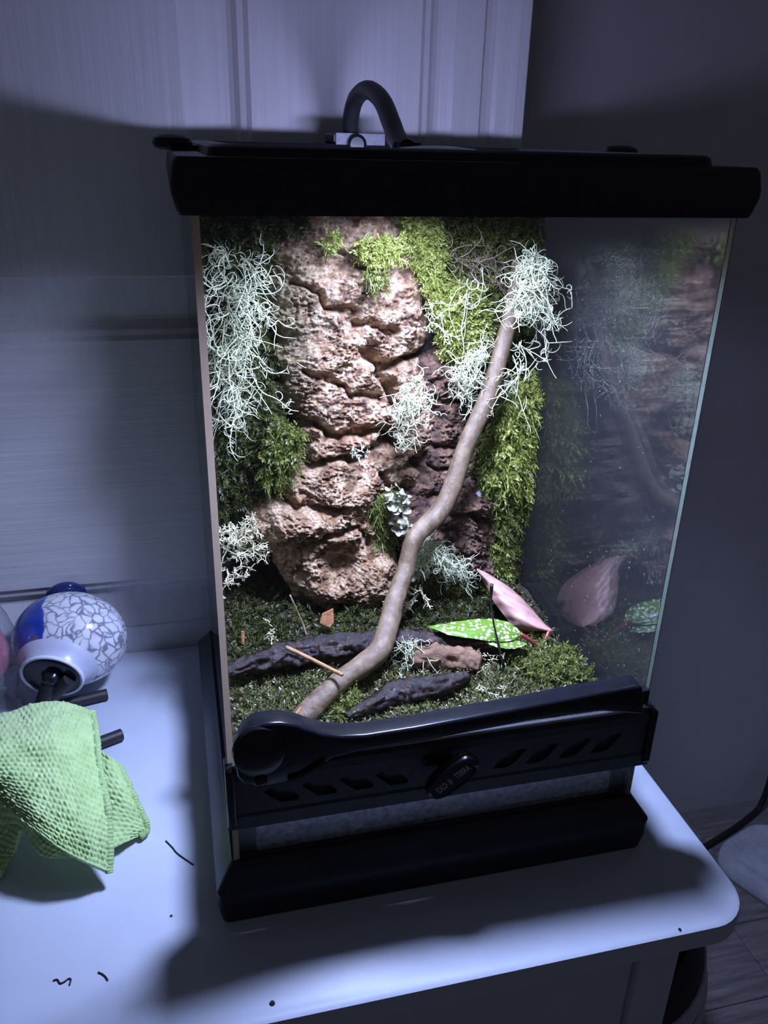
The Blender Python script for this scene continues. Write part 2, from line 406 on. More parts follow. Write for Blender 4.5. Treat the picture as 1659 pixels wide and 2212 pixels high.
# ventilation strip with slots
def cut(o, cutters):
    for c in cutters:
        md = o.modifiers.new('b', 'BOOLEAN'); md.operation = 'DIFFERENCE'; md.object = c; md.solver = 'EXACT'
    dg = bpy.context.evaluated_depsgraph_get(); me = bpy.data.meshes.new_from_object(o.evaluated_get(dg))
    o.modifiers.clear(); old = o.data; o.data = me
    for c in cutters: bpy.data.objects.remove(c)
YS = -.1575
vs = MB()
pr = [(.0798, -.1500), (.0798, YS), (.0905, YS-.0008), (.0925, YS+.0004), (.119, YS+.0004), (.121, YS-.0012), (.1265, YS-.0005), (.1287, YS+.0025), (.1287, -.1500)]
x0, x1 = -.1525, .1545
n = len(pr); V = [(x, yy, zz) for x in (x0, x1) for zz, yy in pr]
vs.add(V, [tuple(range(n)), tuple(range(2*n-1, n-1, -1))]+[(i, (i+1) % n, n+(i+1) % n, n+i) for i in range(n)])
strip_m = simple('charcoal_plastic', (.050, .052, .064), rough=.5, spec=.4, var=.15, bmp=.15, bscale=900, bdist=.0002)
strip = vs.build('ventilation_strip', strip_m, None, bevel=.0)
bpy.context.view_layer.update()
cuts = []
def slot(px, py, lean):
    c = WY(px, py, YS); x, z = c[0], c[2]; h, wd, s = .0080, .0082, .0055*lean
    S_ = [(-1, .5), (-.55, 1), (.2, 1), (1, -.55), (1, -.9), (.85, -1), (-.05, -.95)] if lean < 0 else [(-1, -.95), (-.95, -.7), (-.3, .85), (-.15, 1), (.95, 1), (1, .85), (.35, -.55), (0, -.9), (-.2, -1)]
    P = [(x+.0118*a_, z+.0072*b_) for a_, b_ in S_]
    cuts.append(prism(MB(), P, YS-.01, -.1535).build('slot_cutter', black))
for px, py in ((608, 1716), (690, 1702), (770, 1690), (846, 1680)): slot(px, py, -1)
for px, py in ((1102, 1640), (1172, 1629), (1242, 1618), (1310, 1607)): slot(px, py, 1)
cut(strip, cuts); strip.parent = ter
for x0, sx in ((-.1525, -1), (.1545, 1)):      # strip end caps hooked round the side panes
    MB().box((min(x0, x0-.006*sx)+(.0 if sx < 0 else 0), -.160, .084), (max(x0, x0-.006*sx), -.143, .1296)).build('end_cap', black_gloss, ter, bevel=.0012)
# hinged door: pane, channel, curved bar
gd = empty('glass_door', (0, 0, 0)); gd.parent = ter
o = pane((-.1455, -.1555, .128), (.1455, -.1515, .4655), 'door_pane', [clear, edge_teal], parent=gd, edge_axis=1)
YB = -.166
up = [(508, 1655), (512, 1618), (524, 1592), (545, 1573), (572, 1565), (606, 1563), (640, 1568), (668, 1578), (700, 1588), (740, 1592), (790, 1590), (900, 1573), (1100, 1536), (1250, 1507), (1330, 1492), (1372, 1484), (1390, 1484)]
dn = [(1392, 1545), (1300, 1538), (1200, 1548), (1100, 1568), (900, 1605), (790, 1622), (720, 1640), (690, 1660), (660, 1676), (610, 1695), (560, 1705), (528, 1698), (512, 1680)]
poly = [(float(q[0]), float(q[2])) for q in (WY(a, b_, YB) for a, b_ in up+dn)]
bar = prism(MB(), poly, YB, -.1505).build('door_bar', black_gloss, gd, bevel=.0022, segs=3); 
for pl in bar.data.polygons: pl.use_smooth = True
bar.data.set_sharp_from_angle(angle=math.radians(50))
# channel that grips the pane, rising slightly above the bar
q0, q1 = WY(692, 1583, -.1575), WY(1385, 1479, -.1575)
MB().box((-.09, -.1578, .136), (.1455, -.1500, .1478)).build('pane_channel', black_gloss, gd, bevel=.0006)
# hinge cup and screw on the hump of the bar
c = WY(560, 1625, YB); n = 28
mb = MB(); mb.rings([[(c[0]+r_*math.cos(2*math.pi*k/n), YB+dy, c[2]+r_*1.15*math.sin(2*math.pi*k/n)) for k in range(n)] for r_, dy in ((.0170, .001), (.0160, -.0010), (.0125, -.0022), (.007, -.0030), (.0002, -.0032))], close_bot=False)
mb.build('hinge_cup', black_gloss, gd, smoothf='auto')
c = WY(563, 1686, YB); mb = MB(); mb.rings([[(c[0]+r_*math.cos(2*math.pi*k/n), YB+dy, c[2]+r_*math.sin(2*math.pi*k/n)) for k in range(n)] for r_, dy in ((.0042, .001), (.0042, -.0018), (.0032, -.0028), (.0001, -.003))]); mb.build('hinge_screw', black_gloss, gd, smoothf=True)
# raised rib under the hump
mb = MB(); P = [WY(a, b_, YB-.0005) for a, b_ in ((622, 1684), (650, 1676), (684, 1656), (700, 1645))]; mb.tube(catmull(P, 14), np.linspace(.0016, .0022, 14), 8); mb.build('rib', black_gloss, gd, smoothf=True)
# lock knob: slanted oval with lettering
kc = WY(975, 1673, -.170); lk = empty('lock_knob', kc); lk.parent = ter
a0, a1 = WY(926, 1712, -.172), WY(1026, 1634, -.172)
ang = math.atan2(a1[2]-a0[2], a1[0]-a0[0]); ca, sa = math.cos(ang), math.sin(ang); 
def oval(L, Wd, yv, n=40):
    P = []
    for k in range(n):
        c_ = 2*math.pi*k/n; ex = 2/2.6
        u = L*math.copysign(abs(math.cos(c_))**ex, math.cos(c_)); v_ = Wd*math.copysign(abs(math.sin(c_))**ex, math.sin(c_))
        P.append((u*ca-v_*sa, yv, u*sa+v_*ca))
    return P
MB().rings([oval(*q) for q in ((.0185, .0085, .004), (.0205, .0102, .001), (.0208, .0106, -.002), (.0196, .0096, -.0045), (.0180, .0082, -.0052), (.0170, .0073, -.0044), (.0166, .007, -.0044))], close_bot=True).build('knob_body', black_gloss, lk, smoothf='auto')
MB().rings([[(.006*math.cos(2*math.pi*k/24), yv, .006*math.sin(2*math.pi*k/24)) for k in range(24)] for yv in (.003, .0145)]).build('knob_shaft', black, lk, smoothf='auto')
MB().box((-.0165, .009, .0015), (-.006, .0135, .0075)).build('lock_cam', black, lk, bevel=.001)
def text(s, size, sxscale, u, name):
    cu = bpy.data.curves.new(name, 'FONT'); cu.body = s; cu.size = size; cu.align_x = 'CENTER'; cu.align_y = 'CENTER'; cu.extrude = .00012
    tmp = bpy.data.objects.new(name, cu); COL.objects.link(tmp); bpy.context.view_layer.update()
    me = bpy.data.meshes.new_from_object(tmp.evaluated_get(bpy.context.evaluated_depsgraph_get())); bpy.data.objects.remove(tmp)
    me.transform(Matrix.Diagonal((sxscale, 1, 1, 1))); me.materials.clear(); me.materials.append(letter_m)
    X = Vector((ca, 0, sa)); Z = Vector((-sa, 0, ca)); Yv = X.cross(Z)*1.0
    mm = Matrix(((X[0], Z[0], 0, u*ca), (X[1], Z[1], -1, -.00465), (X[2], Z[2], 0, u*sa), (0, 0, 0, 1)))
    me.transform(mm); o = bpy.data.objects.new(name, me); COL.objects.link(o); o.parent = lk; return o
text('EXO', .0078, .50, -.0098, 'lettering'); text('TERRA', .0078, .50, .0078, 'lettering')
# little crawling-lizard mark between the words
mb = MB()
def seg(pts, r_):
    P = [np.array((u*ca-v_*sa, -.0046, u*sa+v_*ca)) for u, v_ in pts]; mb.tube(catmull(P, 8), r_, 5)
o_ = -.0030
seg([(o_-.0004, -.0034), (o_+.0006, -.0018), (o_-.0002, .0), (o_+.0003, .0018), (o_-.0001, .0033)], [.00012, .0002, .0003, .00038, .0004, .0004, .00035, .0002])
seg([(o_-.0016, .0019), (o_-.0008, .0010), (o_, .0011), (o_+.0010, .0018), (o_+.0016, .0011)], .0002)
seg([(o_-.0015, -.0016), (o_-.0007, -.0006), (o_+.0002, -.0008), (o_+.0012, -.0002), (o_+.0016, -.0012)], .0002)
mb.build('lizard_emblem', letter_m, lk)
# condensation on the lower pane: misted band with a ragged lower edge
xs = np.linspace(-.139, .139, 160); zz = .0745+.0035*fbm(np.stack([xs*45, xs*0, xs*0+2], 1), 3)+.004*smooth(-.14, .14, xs)
V = np.stack([np.stack([xs, np.full_like(xs, -.1458), np.full_like(xs, .084)], 1), np.stack([xs, np.full_like(xs, -.1458), zz], 1)])
mb = MB().grid(V); V2 = V.copy(); V2[..., 1] += .0003; mb.grid(V2[::-1]); mb.build('condensation', film, ter)

# ================================================================== SUBSTRATE AND BACKING
def floor_z(x, y_): 
    p = np.stack([np.asarray(x)*22, np.asarray(y_)*22, np.asarray(x)*0+3.1], -1)
    return .104+.006*smooth(-.05, .08, np.asarray(y_))+.006*fbm(p, 3)
nx, ny = 90, 84
X, Y = np.meshgrid(np.linspace(-.1445, .1445, nx), np.linspace(-.1445, .1445, ny)); Z = floor_z(X, Y)
mb = MB().grid(np.stack([X, Y, Z], -1))
rim = [(X[0, i], Y[0, i], Z[0, i]) for i in range(nx)]+[(X[i, -1], Y[i, -1], Z[i, -1]) for i in range(1, ny)]+[(X[-1, i], Y[-1, i], Z[-1, i]) for i in range(nx-2, -1, -1)]+[(X[i, 0], Y[i, 0], Z[i, 0]) for i in range(ny-2, 0, -1)]
mb.rings([[(a_, b_, .0685) for a_, b_, c_ in rim], rim], close_top=False)
so = mb.build('soil_bed', soil, None, smoothf=True); recenter(so, (0, 0, .0685)); tag(so, 'dark soil bed filling the bottom of the terrarium', 'soil', kind='stuff')
dr = MB().box((-.1445, -.1445, .0065), (.1445, .1445, .0682)).build('drainage_layer', drain); recenter(dr, (0, 0, .0065))
tag(dr, 'grey drainage layer behind the lower front pane', 'gravel', kind='stuff')
nx, nz = 90, 130
X, Z = np.meshgrid(np.linspace(-.1445, .1445, nx), np.linspace(.105, .462, nz)); p = np.stack([X*40, Z*40, X*0], -1)
Yb = .112+.010*fbm(p, 4)
mb = MB().grid(np.stack([X, Yb, Z], -1)); mb.box((-.1445, .135, .105), (.1445, .1445, .462))
bk = mb.build('peat_background', backing, None, smoothf='auto'); recenter(bk, (0, .14, .105)); tag(bk, 'dark peat background covering the rear pane of the terrarium', 'background')

# ================================================================== CORK BARK
def sdist(px, py, poly):
    P = np.asarray(poly, float); n = len(P); d = np.full(px.shape, 1e9); ins = np.zeros(px.shape, bool)
    for i in range(n):
        a, b_ = P[i], P[(i+1) % n]; e = b_-a; wx, wy = px-a[0], py-a[1]
        t_ = np.clip((wx*e[0]+wy*e[1])/(e@e), 0, 1); d = np.minimum(d, np.hypot(wx-t_*e[0], wy-t_*e[1]))
        c_ = ((a[1] <= py) & (b_[1] > py)) | ((b_[1] <= py) & (a[1] > py))
        xi = a[0]+(py-a[1])/(e[1] if e[1] else 1e-9)*e[0]; ins ^= c_ & (px < xi)
    return np.where(ins, d, -d)
def pdist(px, py, line):
    P = np.asarray(line, float); d = np.full(px.shape, 1e9)
    for a, b_ in zip(P[:-1], P[1:]):
        e = b_-a; wx, wy = px-a[0], py-a[1]; t_ = np.clip((wx*e[0]+wy*e[1])/(e@e), 0, 1)
        d = np.minimum(d, np.hypot(wx-t_*e[0], wy-t_*e[1]))
    return d
def gau(px, py, cx, cy, rx, ry, a=0):
    c_, s_ = math.cos(math.radians(a)), math.sin(math.radians(a)); dx, dy = px-cx, py-cy
    return np.exp(-(((dx*c_+dy*s_)/rx)**2+((-dx*s_+dy*c_)/ry)**2))
def bark(name, label, poly, y0, rise, cracks, bumps, step, tints, edge=70, ang=12, strata=1.0):
    P = np.asarray(poly, float); x0_, y0_ = P.min(0)-8; x1_, y1_ = P.max(0)+8
    gx, gy = np.meshgrid(np.arange(x0_, x1_, step), np.arange(y0_, y1_, step))
    wob = np.stack([gx/40, gy/40, gx*0+4], -1)
    sd = sdist(gx+14*fbm(wob, 3), gy+14*fbm(wob+9, 3), poly)
    H = rise*np.sqrt(smooth(-4, edge, sd))
    for (cx, cy, rx, ry, a, hgt) in bumps: H += hgt*gau(gx, gy, cx, cy, rx, ry, a)
    wx = gx+22*fbm(np.stack([gx/60, gy/60, gx*0+8], -1), 3); wy = gy+22*fbm(np.stack([gx/60, gy/60, gx*0+13], -1), 3)
    for line, wd, dep in cracks: H -= 1.35*dep*np.exp(-(pdist(wx, wy, line)/wd)**2)
    c_, s_ = math.cos(math.radians(ang)), math.sin(math.radians(ang)); u = wx*c_+wy*s_; v_ = -wx*s_+wy*c_
    lay = 1-np.abs(perlin(np.stack([u/85, v_/17, u*0+1], -1))*1.5); lay2 = 1-np.abs(perlin(np.stack([u/34, v_/8, u*0+5], -1))*1.5)
    blocks = perlin(np.stack([u/60, v_/48, u*0+21], -1)); fine = fbm(np.stack([gx/9, gy/7, gx*0+2], -1), 3, .6)
    crum = 1-np.abs(perlin(np.stack([gx/12, gy/12, gx*0+31], -1)))*1.6
    ok = smooth(0, 30, sd)
    pop = sum(a_*(1-2*np.abs(perlin(np.stack([(gx+6*fine)/s_, (gy+6*lay)/(s_*.8), gx*0+s_], -1)))) for a_, s_ in ((.0028, 17.), (.0021, 8.), (.0012, 4.2)))
    patch = smooth(-.25, .35, perlin(np.stack([gx/55, gy/45, gx*0+77], -1)))
    vcr = np.exp(-(perlin(np.stack([u/26, v_/95, u*0+63], -1))/.10)**2)*smooth(0, .4, perlin(np.stack([gx/70, gy/70, gx*0+65], -1)))
    H += ok*strata*(.0028*(lay-.5)*(.4+.6*patch)+.0012*(lay2-.5)+.0085*np.round(blocks*4)/4*.7+pop*(.55+.8*patch)-.0035*vcr)
    V = vWY(gx, gy, y0-.052*smooth(880, 1330, gy)); 
    d = vray(gx, gy); dn = np.zeros_like(V); dn[..., 1] = -1
    V = V+dn*H[..., None]; V[..., 2] += 0.25*H
    keep = (sd > -3); keep = keep[:-1, :-1] & keep[1:, 1:] & keep[1:, :-1] & keep[:-1, 1:]
    mb = MB().grid(V, keep=keep); o = mb.build(name, bark_m, None, smoothf=True, recalc=False)
    # shell thickness behind
    col = tints(gx, gy, fbm(np.stack([gx/26, gy/22, gx*0+41], -1), 4), lay, perlin(np.stack([gx/90, gy/90, gx*0+51], -1)))
    at = o.data.attributes.new('tint', 'FLOAT_COLOR', 'POINT'); at.data.foreach_set('color', np.concatenate([col, np.ones(col.shape[:2]+(1,))], -1).astype(np.float32).ravel())
    bm = bmesh.new(); bm.from_mesh(o.data); bmesh.ops.delete(bm, geom=[v for v in bm.verts if not v.link_faces], context='VERTS'); bm.to_mesh(o.data); bm.free()
    c0 = V.reshape(-1, 3).mean(0); recenter(o, (float(c0[0]), y0, float(V[..., 2].min())))
    return tag(o, label, 'bark')
def lerp(a, b_, t_): return np.asarray(a)*(1-t_[..., None])+np.asarray(b_)*t_[..., None]
def tint_main(gx, gy, n1, lay, big):
    c_ = lerp((.40, .23, .12), (.84, .64, .43), smooth(-.5, .6, n1))
    c_ = c_*(1-.0*lay[..., None])
    c_ = lerp(c_, (.50, .23, .10), .55*smooth(.25, .7, big)) if False else c_*(1-.45*smooth(.15, .7, big)[..., None])+np.array((.50, .25, .12))*(.45*smooth(.15, .7, big)[..., None])
    c_ = c_*(1-.7*smooth(.25, .75, -n1)[..., None])+np.array((.075, .045, .045))*(.7*smooth(.25, .75, -n1)[..., None])
    g_ = gau(gx, gy, 590, 700, 75, 200, 0); g_ = np.clip(g_*(1.1+.6*n1), 0, 1)
    c_ = c_*(1-.8*g_[..., None])+np.array((.30, .27, .14))*(.8*g_[..., None])
    low = smooth(900, 1150, gy)[..., None]*.30
    return np.clip(c_*(1-low)+np.array((.36, .22, .09))*low, 0, 1)
main_poly = [(648, 440), (862, 440), (868, 500), (890, 560), (914, 640), (924, 735), (900, 775), (935, 830), (950, 920), (940, 980), (900, 1000), (905, 1050), (850, 1060), (810, 1090), (810, 1150), (862, 1200), (868, 1290), (830, 1330), (770, 1345), (700, 1335), (640, 1290), (600, 1215), (548, 1150), (536, 1090), (600, 1062), (622, 1010), (640, 950), (600, 880), (582, 790), (566, 700), (556, 620), (562, 545), (600, 505), (640, 495)]
bark('cork_bark', 'tall slab of tan cork bark covering the middle of the background', main_poly, .120, .034,
     [([(690, 545), (740, 590), (800, 640)], 7, .008), ([(620, 610), (690, 650), (760, 700), (830, 720)], 9, .012), ([(760, 748), (790, 790), (815, 840), (860, 905)], 11, .020), ([(800, 800), (850, 772), (930, 735)], 9, .016),
      ([(640, 800), (720, 830), (800, 860)], 8, .010), ([(620, 900), (700, 930), (800, 925), (850, 960)], 10, .014), ([(650, 985), (740, 985), (800, 962), (850, 935)], 10, .018), ([(560, 1060), (640, 1075), (720, 1085)], 9, .012),
      ([(800, 1010), (815, 1060), (790, 1100)], 9, .012), ([(650, 1150), (730, 1135), (800, 1150)], 8, .010), ([(870, 1000), (960, 1010)], 9, .012), ([(700, 560), (760, 570), (860, 590)], 6, .006)],
     [(760, 620, 150, 150, 0, .014), (690, 840, 80, 60, 0, .006), (700, 1060, 120, 50, 0, .010), (720, 1205, 75, 48, 0, -.022), (640, 1130, 70, 30, 0, .008), (800, 1210, 30, 90, 0, .006), (720, 1300, 90, 30, 0, -.012), (880, 900, 50, 80, 0, -.004)],
     1.6, tint_main, 75, 10)
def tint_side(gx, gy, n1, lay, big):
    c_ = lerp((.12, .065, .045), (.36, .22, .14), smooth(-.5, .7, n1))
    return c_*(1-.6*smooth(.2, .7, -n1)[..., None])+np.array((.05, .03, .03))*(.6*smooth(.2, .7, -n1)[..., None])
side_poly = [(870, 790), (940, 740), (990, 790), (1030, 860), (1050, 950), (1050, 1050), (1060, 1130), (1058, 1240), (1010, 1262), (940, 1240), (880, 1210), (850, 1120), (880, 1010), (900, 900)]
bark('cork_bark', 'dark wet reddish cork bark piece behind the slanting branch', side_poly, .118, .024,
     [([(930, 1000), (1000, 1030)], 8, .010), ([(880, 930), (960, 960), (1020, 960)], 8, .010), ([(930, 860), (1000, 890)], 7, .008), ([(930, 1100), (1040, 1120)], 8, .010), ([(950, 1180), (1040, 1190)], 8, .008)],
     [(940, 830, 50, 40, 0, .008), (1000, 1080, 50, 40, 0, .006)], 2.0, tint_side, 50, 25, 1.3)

# ================================================================== MOSS
def sample_poly(poly, n):
    P = np.asarray(poly, float); out = np.zeros((0, 2))
    while len(out) < n:
        q = rng.uniform(P.min(0), P.max(0), (n*2, 2)); q = q[sdist(q[:, 0], q[:, 1], poly) > 0]; out = np.concatenate([out, q])
    return out[:n]
def frames(D):
    D = D/np.linalg.norm(D, axis=1)[:, None]; A = np.where(np.abs(D[:, 2:3]) < .9, [[0, 0, 1.0]], [[1.0, 0, 0]])
    N = np.cross(D, A); N /= np.linalg.norm(N, axis=1)[:, None]; a = rng.uniform(0, 2*math.pi, len(D))[:, None]; B = np.cross(D, N)
    N2 = N*np.cos(a)+B*np.sin(a); return D, N2, np.cross(D, N2)
def sprigs(P, D, L, style, leaf=1.0, droop=.3):
    """P base points, D directions, L lengths -> one triangle soup of stems with leaflets"""
    n = len(P); Dn, N, B = frames(D); VV = []; FF = []; base = 0
    if style == 'feather': K = 11; side = [(k % 2)*2-1 for k in range(K)]
    elif style == 'star': K = 10
    else: K = 8
    bend = rng.normal(0, .25, (n, 1))*N+rng.normal(0, .25, (n, 1))*B; bend[:, 2:] -= droop
    def pt(s): return P+Dn*(L*s)[:, None]+bend*(L*s*s)[:, None]
    s_prev = pt(np.zeros(n)); w0 = (L*.035)[:, None]
    # stem: two crossed slim quads as triangles
    s1 = pt(np.full(n, .55)); s2 = pt(np.full(n, 1.0))
    VV += [s_prev-N*w0, s_prev+N*w0, s1-N*w0, s1+N*w0, s2]; FF += [(0, 1, 3), (0, 3, 2), (2, 3, 4)]; base = 5
    for k in range(K):
        if style == 'star':
            s = np.full(n, .5+.5*(k/K)); a = k*2.4+rng.uniform(-.3, .3, n); ll = L*(.42+.12*rng.random(n))*leaf; tilt = .55
        else:
            s = np.full(n, .12+.86*k/(K-1)); a = (0 if side[k] > 0 else math.pi) + rng.normal(0, .45, n) if style == 'feather' else k*2.4+rng.uniform(-.4, .4, n)
            ll = L*(.34-.20*abs(k/(K-1)-.35))*leaf*(.8+.4*rng.random(n)); tilt = .75
        b0 = pt(s); lat = N*np.cos(a)[:, None]+B*np.sin(a)[:, None]; d_ = lat*math.sin(tilt+.25)+Dn*math.cos(tilt+.25)
        wv = np.cross(d_, Dn); wv /= np.linalg.norm(wv, axis=1)[:, None]+1e-9; ww = (ll*.17)[:, None]
        mid = b0+d_*(ll*.5)[:, None]; tip = b0+d_*ll[:, None]+bend*(ll*.3)[:, None]
        VV += [b0, mid-wv*ww, mid+wv*ww, tip]; FF += [(base, base+1, base+2), (base+1, base+3, base+2)]; base += 4
    V = np.stack(VV, 1).reshape(-1, 3); F = (np.arange(n)[:, None, None]*base+np.array(FF)[None]).reshape(-1, 3); return V, F
def moss(label, P, D, L, mtl, style, leaf=1.0, droop=.3, name='moss_patch'):
    V, F = sprigs(P, D, L, style, leaf, droop); V[:, 0] = np.clip(V[:, 0], -.1448, .1448); V[:, 1] = np.clip(V[:, 1], -.1440, .1440); o = fastmesh(name, V, F, mtl)
    c_ = P.mean(0); recenter(o, (float(c_[0]), float(P[:, 1].max()), float(P[:, 2].min()))); return tag(o, label, 'moss', kind='stuff')
def wall_moss(label, poly, y0, n, L, mtl, style, leaf=1.0, droop=.35, yj=.006, up=.1, bulge=0.0, name='moss_patch'):
    q = sample_poly(poly, n); sd = sdist(q[:, 0], q[:, 1], poly)
    y_ = y0-bulge*np.sqrt(smooth(0, 45, sd))+rng.uniform(-yj, yj, n)
    P = vWY(q[:, 0], q[:, 1], y_); D = rng.normal(0, .55, (n, 3)); D[:, 1] -= .8; D[:, 2] += up
    return moss(label, P, D, L*rng.uniform(.6, 1.3, n), mtl, style, leaf, droop, name)
wall_moss('dark green feathery moss along the left side of the background', [(425, 470), (660, 470), (640, 500), (590, 530), (566, 620), (585, 760), (600, 880), (640, 950), (630, 1030), (590, 1070), (540, 1100), (530, 1130), (455, 1130), (440, 800)], .106, 3400, .013, moss_dark, 'feather', yj=.008, bulge=.006)
wall_moss('green moss tuft drooping over the bark left of the branch lichen', [(600, 900), (650, 930), (650, 1000), (600, 1060), (570, 1040), (560, 960)], .078, 420, .011, moss_mid, 'feather')
wall_moss('pale yellow green moss tuft at the top of the bark slab', [(775, 520), (870, 515), (872, 560), (820, 575), (770, 560)], .056, 260, .009, moss_bright, 'feather', droop=.1)
wall_moss('smallest yellow green moss tuft on the upper bark slab', [(700, 505), (735, 505), (735, 540), (705, 540)], .060, 50, .009, moss_bright, 'feather', droop=.1)
wall_moss('olive brown moss tuft hanging below the top bark tuft', [(785, 585), (835, 585), (835, 622), (800, 625)], .056, 80, .008, moss_mid, 'feather', droop=.5)
wall_moss('light green moss strip beside the top right edge of the bark', [(862, 470), (945, 470), (955, 560), (960, 640), (925, 660), (905, 590), (875, 520)], .088, 950, .010, moss_bright, 'feather', bulge=.008)
wall_moss('dark sparse moss on the upper right of the background', [(935, 465), (1175, 465), (1190, 560), (1160, 700), (1080, 740), (1040, 640), (960, 600)], .104, 1500, .010, moss_mid, 'feather', yj=.008)
wall_moss('bright yellow green cushion moss beside the bark', [(940, 640), (985, 612), (1035, 630), (1052, 700), (1050, 765), (1000, 785), (955, 770), (945, 700)], .094, 1900, .0075, moss_bright, 'star', bulge=.016, yj=.002, droop=.1)
wall_moss('dark moss filling the gap behind the upper branch end', [(1050, 640), (1180, 600), (1180, 830), (1060, 850), (1010, 800)], .104, 1000, .010, moss_dark, 'feather')
wall_moss('bright green moss hanging in the right rear corner', [(1085, 830), (1160, 805), (1165, 880), (1158, 960), (1165, 1040), (1140, 1075), (1050, 1075), (1030, 1030), (1055, 950)], .094, 1300, .016, moss_bright, 'feather', bulge=.014, droop=.5, yj=.010)
wall_moss('mid green moss hanging under the bright corner moss', [(1025, 960), (1165, 1000), (1175, 1080), (1130, 1090), (1040, 1085)], .088, 380, .018, moss_mid, 'feather', droop=.6)
wall_moss('rounded green moss lump low in the right rear corner', [(1062, 1100), (1125, 1070), (1128, 1160), (1112, 1260), (1066, 1245), (1050, 1180)], .094, 900, .012, moss_mid, 'feather', bulge=.016, yj=.008)
wall_moss('pale moss tuft on the low corner moss lump', [(1058, 1180), (1100, 1180), (1100, 1235), (1062, 1235)], .080, 260, .008, moss_bright, 'star')
wall_moss('thin hanging green moss beside the blue grey lichen', [(798, 1060), (850, 1055), (862, 1110), (850, 1170), (812, 1180), (800, 1110)], .070, 220, .011, moss_mid, 'feather', droop=.8)
wall_moss('dark olive moss at the foot of the bark right of the branch', [(890, 1190), (1040, 1250), (1110, 1260), (1110, 1340), (930, 1345), (870, 1320)], .070, 1300, .010, moss_mid, 'feather', bulge=.008, up=.4)

def floor_moss(label, poly, n, L, mtl, style, z_off=0.0, droop=.15, leaf=1.0):
    q = sample_poly(poly, n); P = vWZ(q[:, 0], q[:, 1], np.full(n, .112))
    for _ in range(4): P = vWZ(q[:, 0], q[:, 1], floor_z(P[:, 0], P[:, 1]))
    ok = (np.abs(P[:, 0]) < .138) & (P[:, 1] > -.136) & (P[:, 1] < .115); P = P[ok]; P[:, 2] += z_off-.002; n = len(P)
    D = rng.normal(0, .65, (n, 3)); D[:, 2] += .9; D[:, 1] -= .25
    return moss(label, P, D, L*rng.uniform(.6, 1.3, n), mtl, style, leaf, droop)
floor_moss('dark green moss on the rear floor at the foot of the bark', [(480, 1230), (640, 1250), (720, 1290), (880, 1270), (1110, 1225), (1200, 1390), (900, 1410), (640, 1425), (490, 1445)], 4600, .012, moss_dark, 'feather')
floor_moss('mixed green moss carpet on the front floor left of the branch', [(490, 1440), (640, 1440), (740, 1440), (700, 1490), (640, 1560), (700, 1590), (510, 1640)], 3000, .011, moss_floor, 'feather')
floor_moss('mixed green moss carpet on the front floor right of the branch', [(840, 1430), (1050, 1440), (1130, 1390), (1200, 1400), (1300, 1490), (1380, 1500), (1000, 1560), (740, 1600), (690, 1560), (760, 1480)], 4200, .011, moss_floor, 'feather')
floor_moss('ochre moss tuft at the foot of the branch', [(720, 1505), (770, 1510), (770, 1550), (710, 1560), (680, 1550)], 220, .013, moss_mid, 'feather', .003)
floor_moss('pale moss mound in front of the pink leaf', [(1060, 1400), (1160, 1400), (1240, 1430), (1290, 1480), (1180, 1490), (1080, 1440)], 1100, .012, moss_mid, 'feather', .006)

# ================================================================== LICHENS
def strands(specs, nseg, curl, gravity, rad, sides=4, taper=.6):
    """specs: start (n,3), dir (n,3), length (n)"""
    P0, D, L = specs; n = len(P0); D = D/np.linalg.norm(D, axis=1)[:, None]; P = P0.copy(); pts = [P.copy()]
    ax = rng.normal(size=(n, 3)); ax /= np.linalg.norm(ax, axis=1)[:, None]; rate = rng.normal(0, curl, n)
    for s in range(nseg):
        step = L/nseg; th = (rate*(1+.8*s/nseg))[:, None]
        D = D*np.cos(th)+np.cross(ax, D)*np.sin(th)+ax*(ax*D).sum(1)[:, None]*(1-np.cos(th))
        D[:, 2] -= gravity; D += rng.normal(0, .10, (n, 3)); D /= np.linalg.norm(D, axis=1)[:, None]
        ax += rng.normal(0, .15, (n, 3)); ax /= np.linalg.norm(ax, axis=1)[:, None]
        P = P+D*step[:, None]; P[:, 0] = np.clip(P[:, 0], -.1438, .1438); P[:, 1] = np.maximum(P[:, 1], -.142); P[:, 2] = np.clip(P[:, 2], .108, .458); pts.append(P.copy())
    Q = np.stack(pts, 1); T = np.gradient(Q, axis=1); T /= np.linalg.norm(T, axis=2)[..., None]+1e-9
    A = np.zeros_like(T); A[..., 0] = .3; A[..., 1] = 1; N = np.cross(T, A); N /= np.linalg.norm(N, axis=2)[..., None]+1e-9; B = np.cross(T, N)
    R = (np.asarray(rad)*np.ones(n))[:, None]*(1-taper*np.linspace(0, 1, nseg+1)**2)[None]
    ang_ = np.arange(sides)*2*math.pi/sides
    V = Q[:, :, None]+R[..., None, None]*(N[:, :, None]*np.cos(ang_)[:, None]+B[:, :, None]*np.sin(ang_)[:, None])
    m_ = nseg+1; idx = np.arange(n*m_*sides).reshape(n, m_, sides); nx_ = np.roll(idx, -1, axis=2)
    F = np.stack([idx[:, :-1], nx_[:, :-1], nx_[:, 1:], idx[:, 1:]], -1).reshape(-1, 4)
    return V.reshape(-1, 3), F, Q
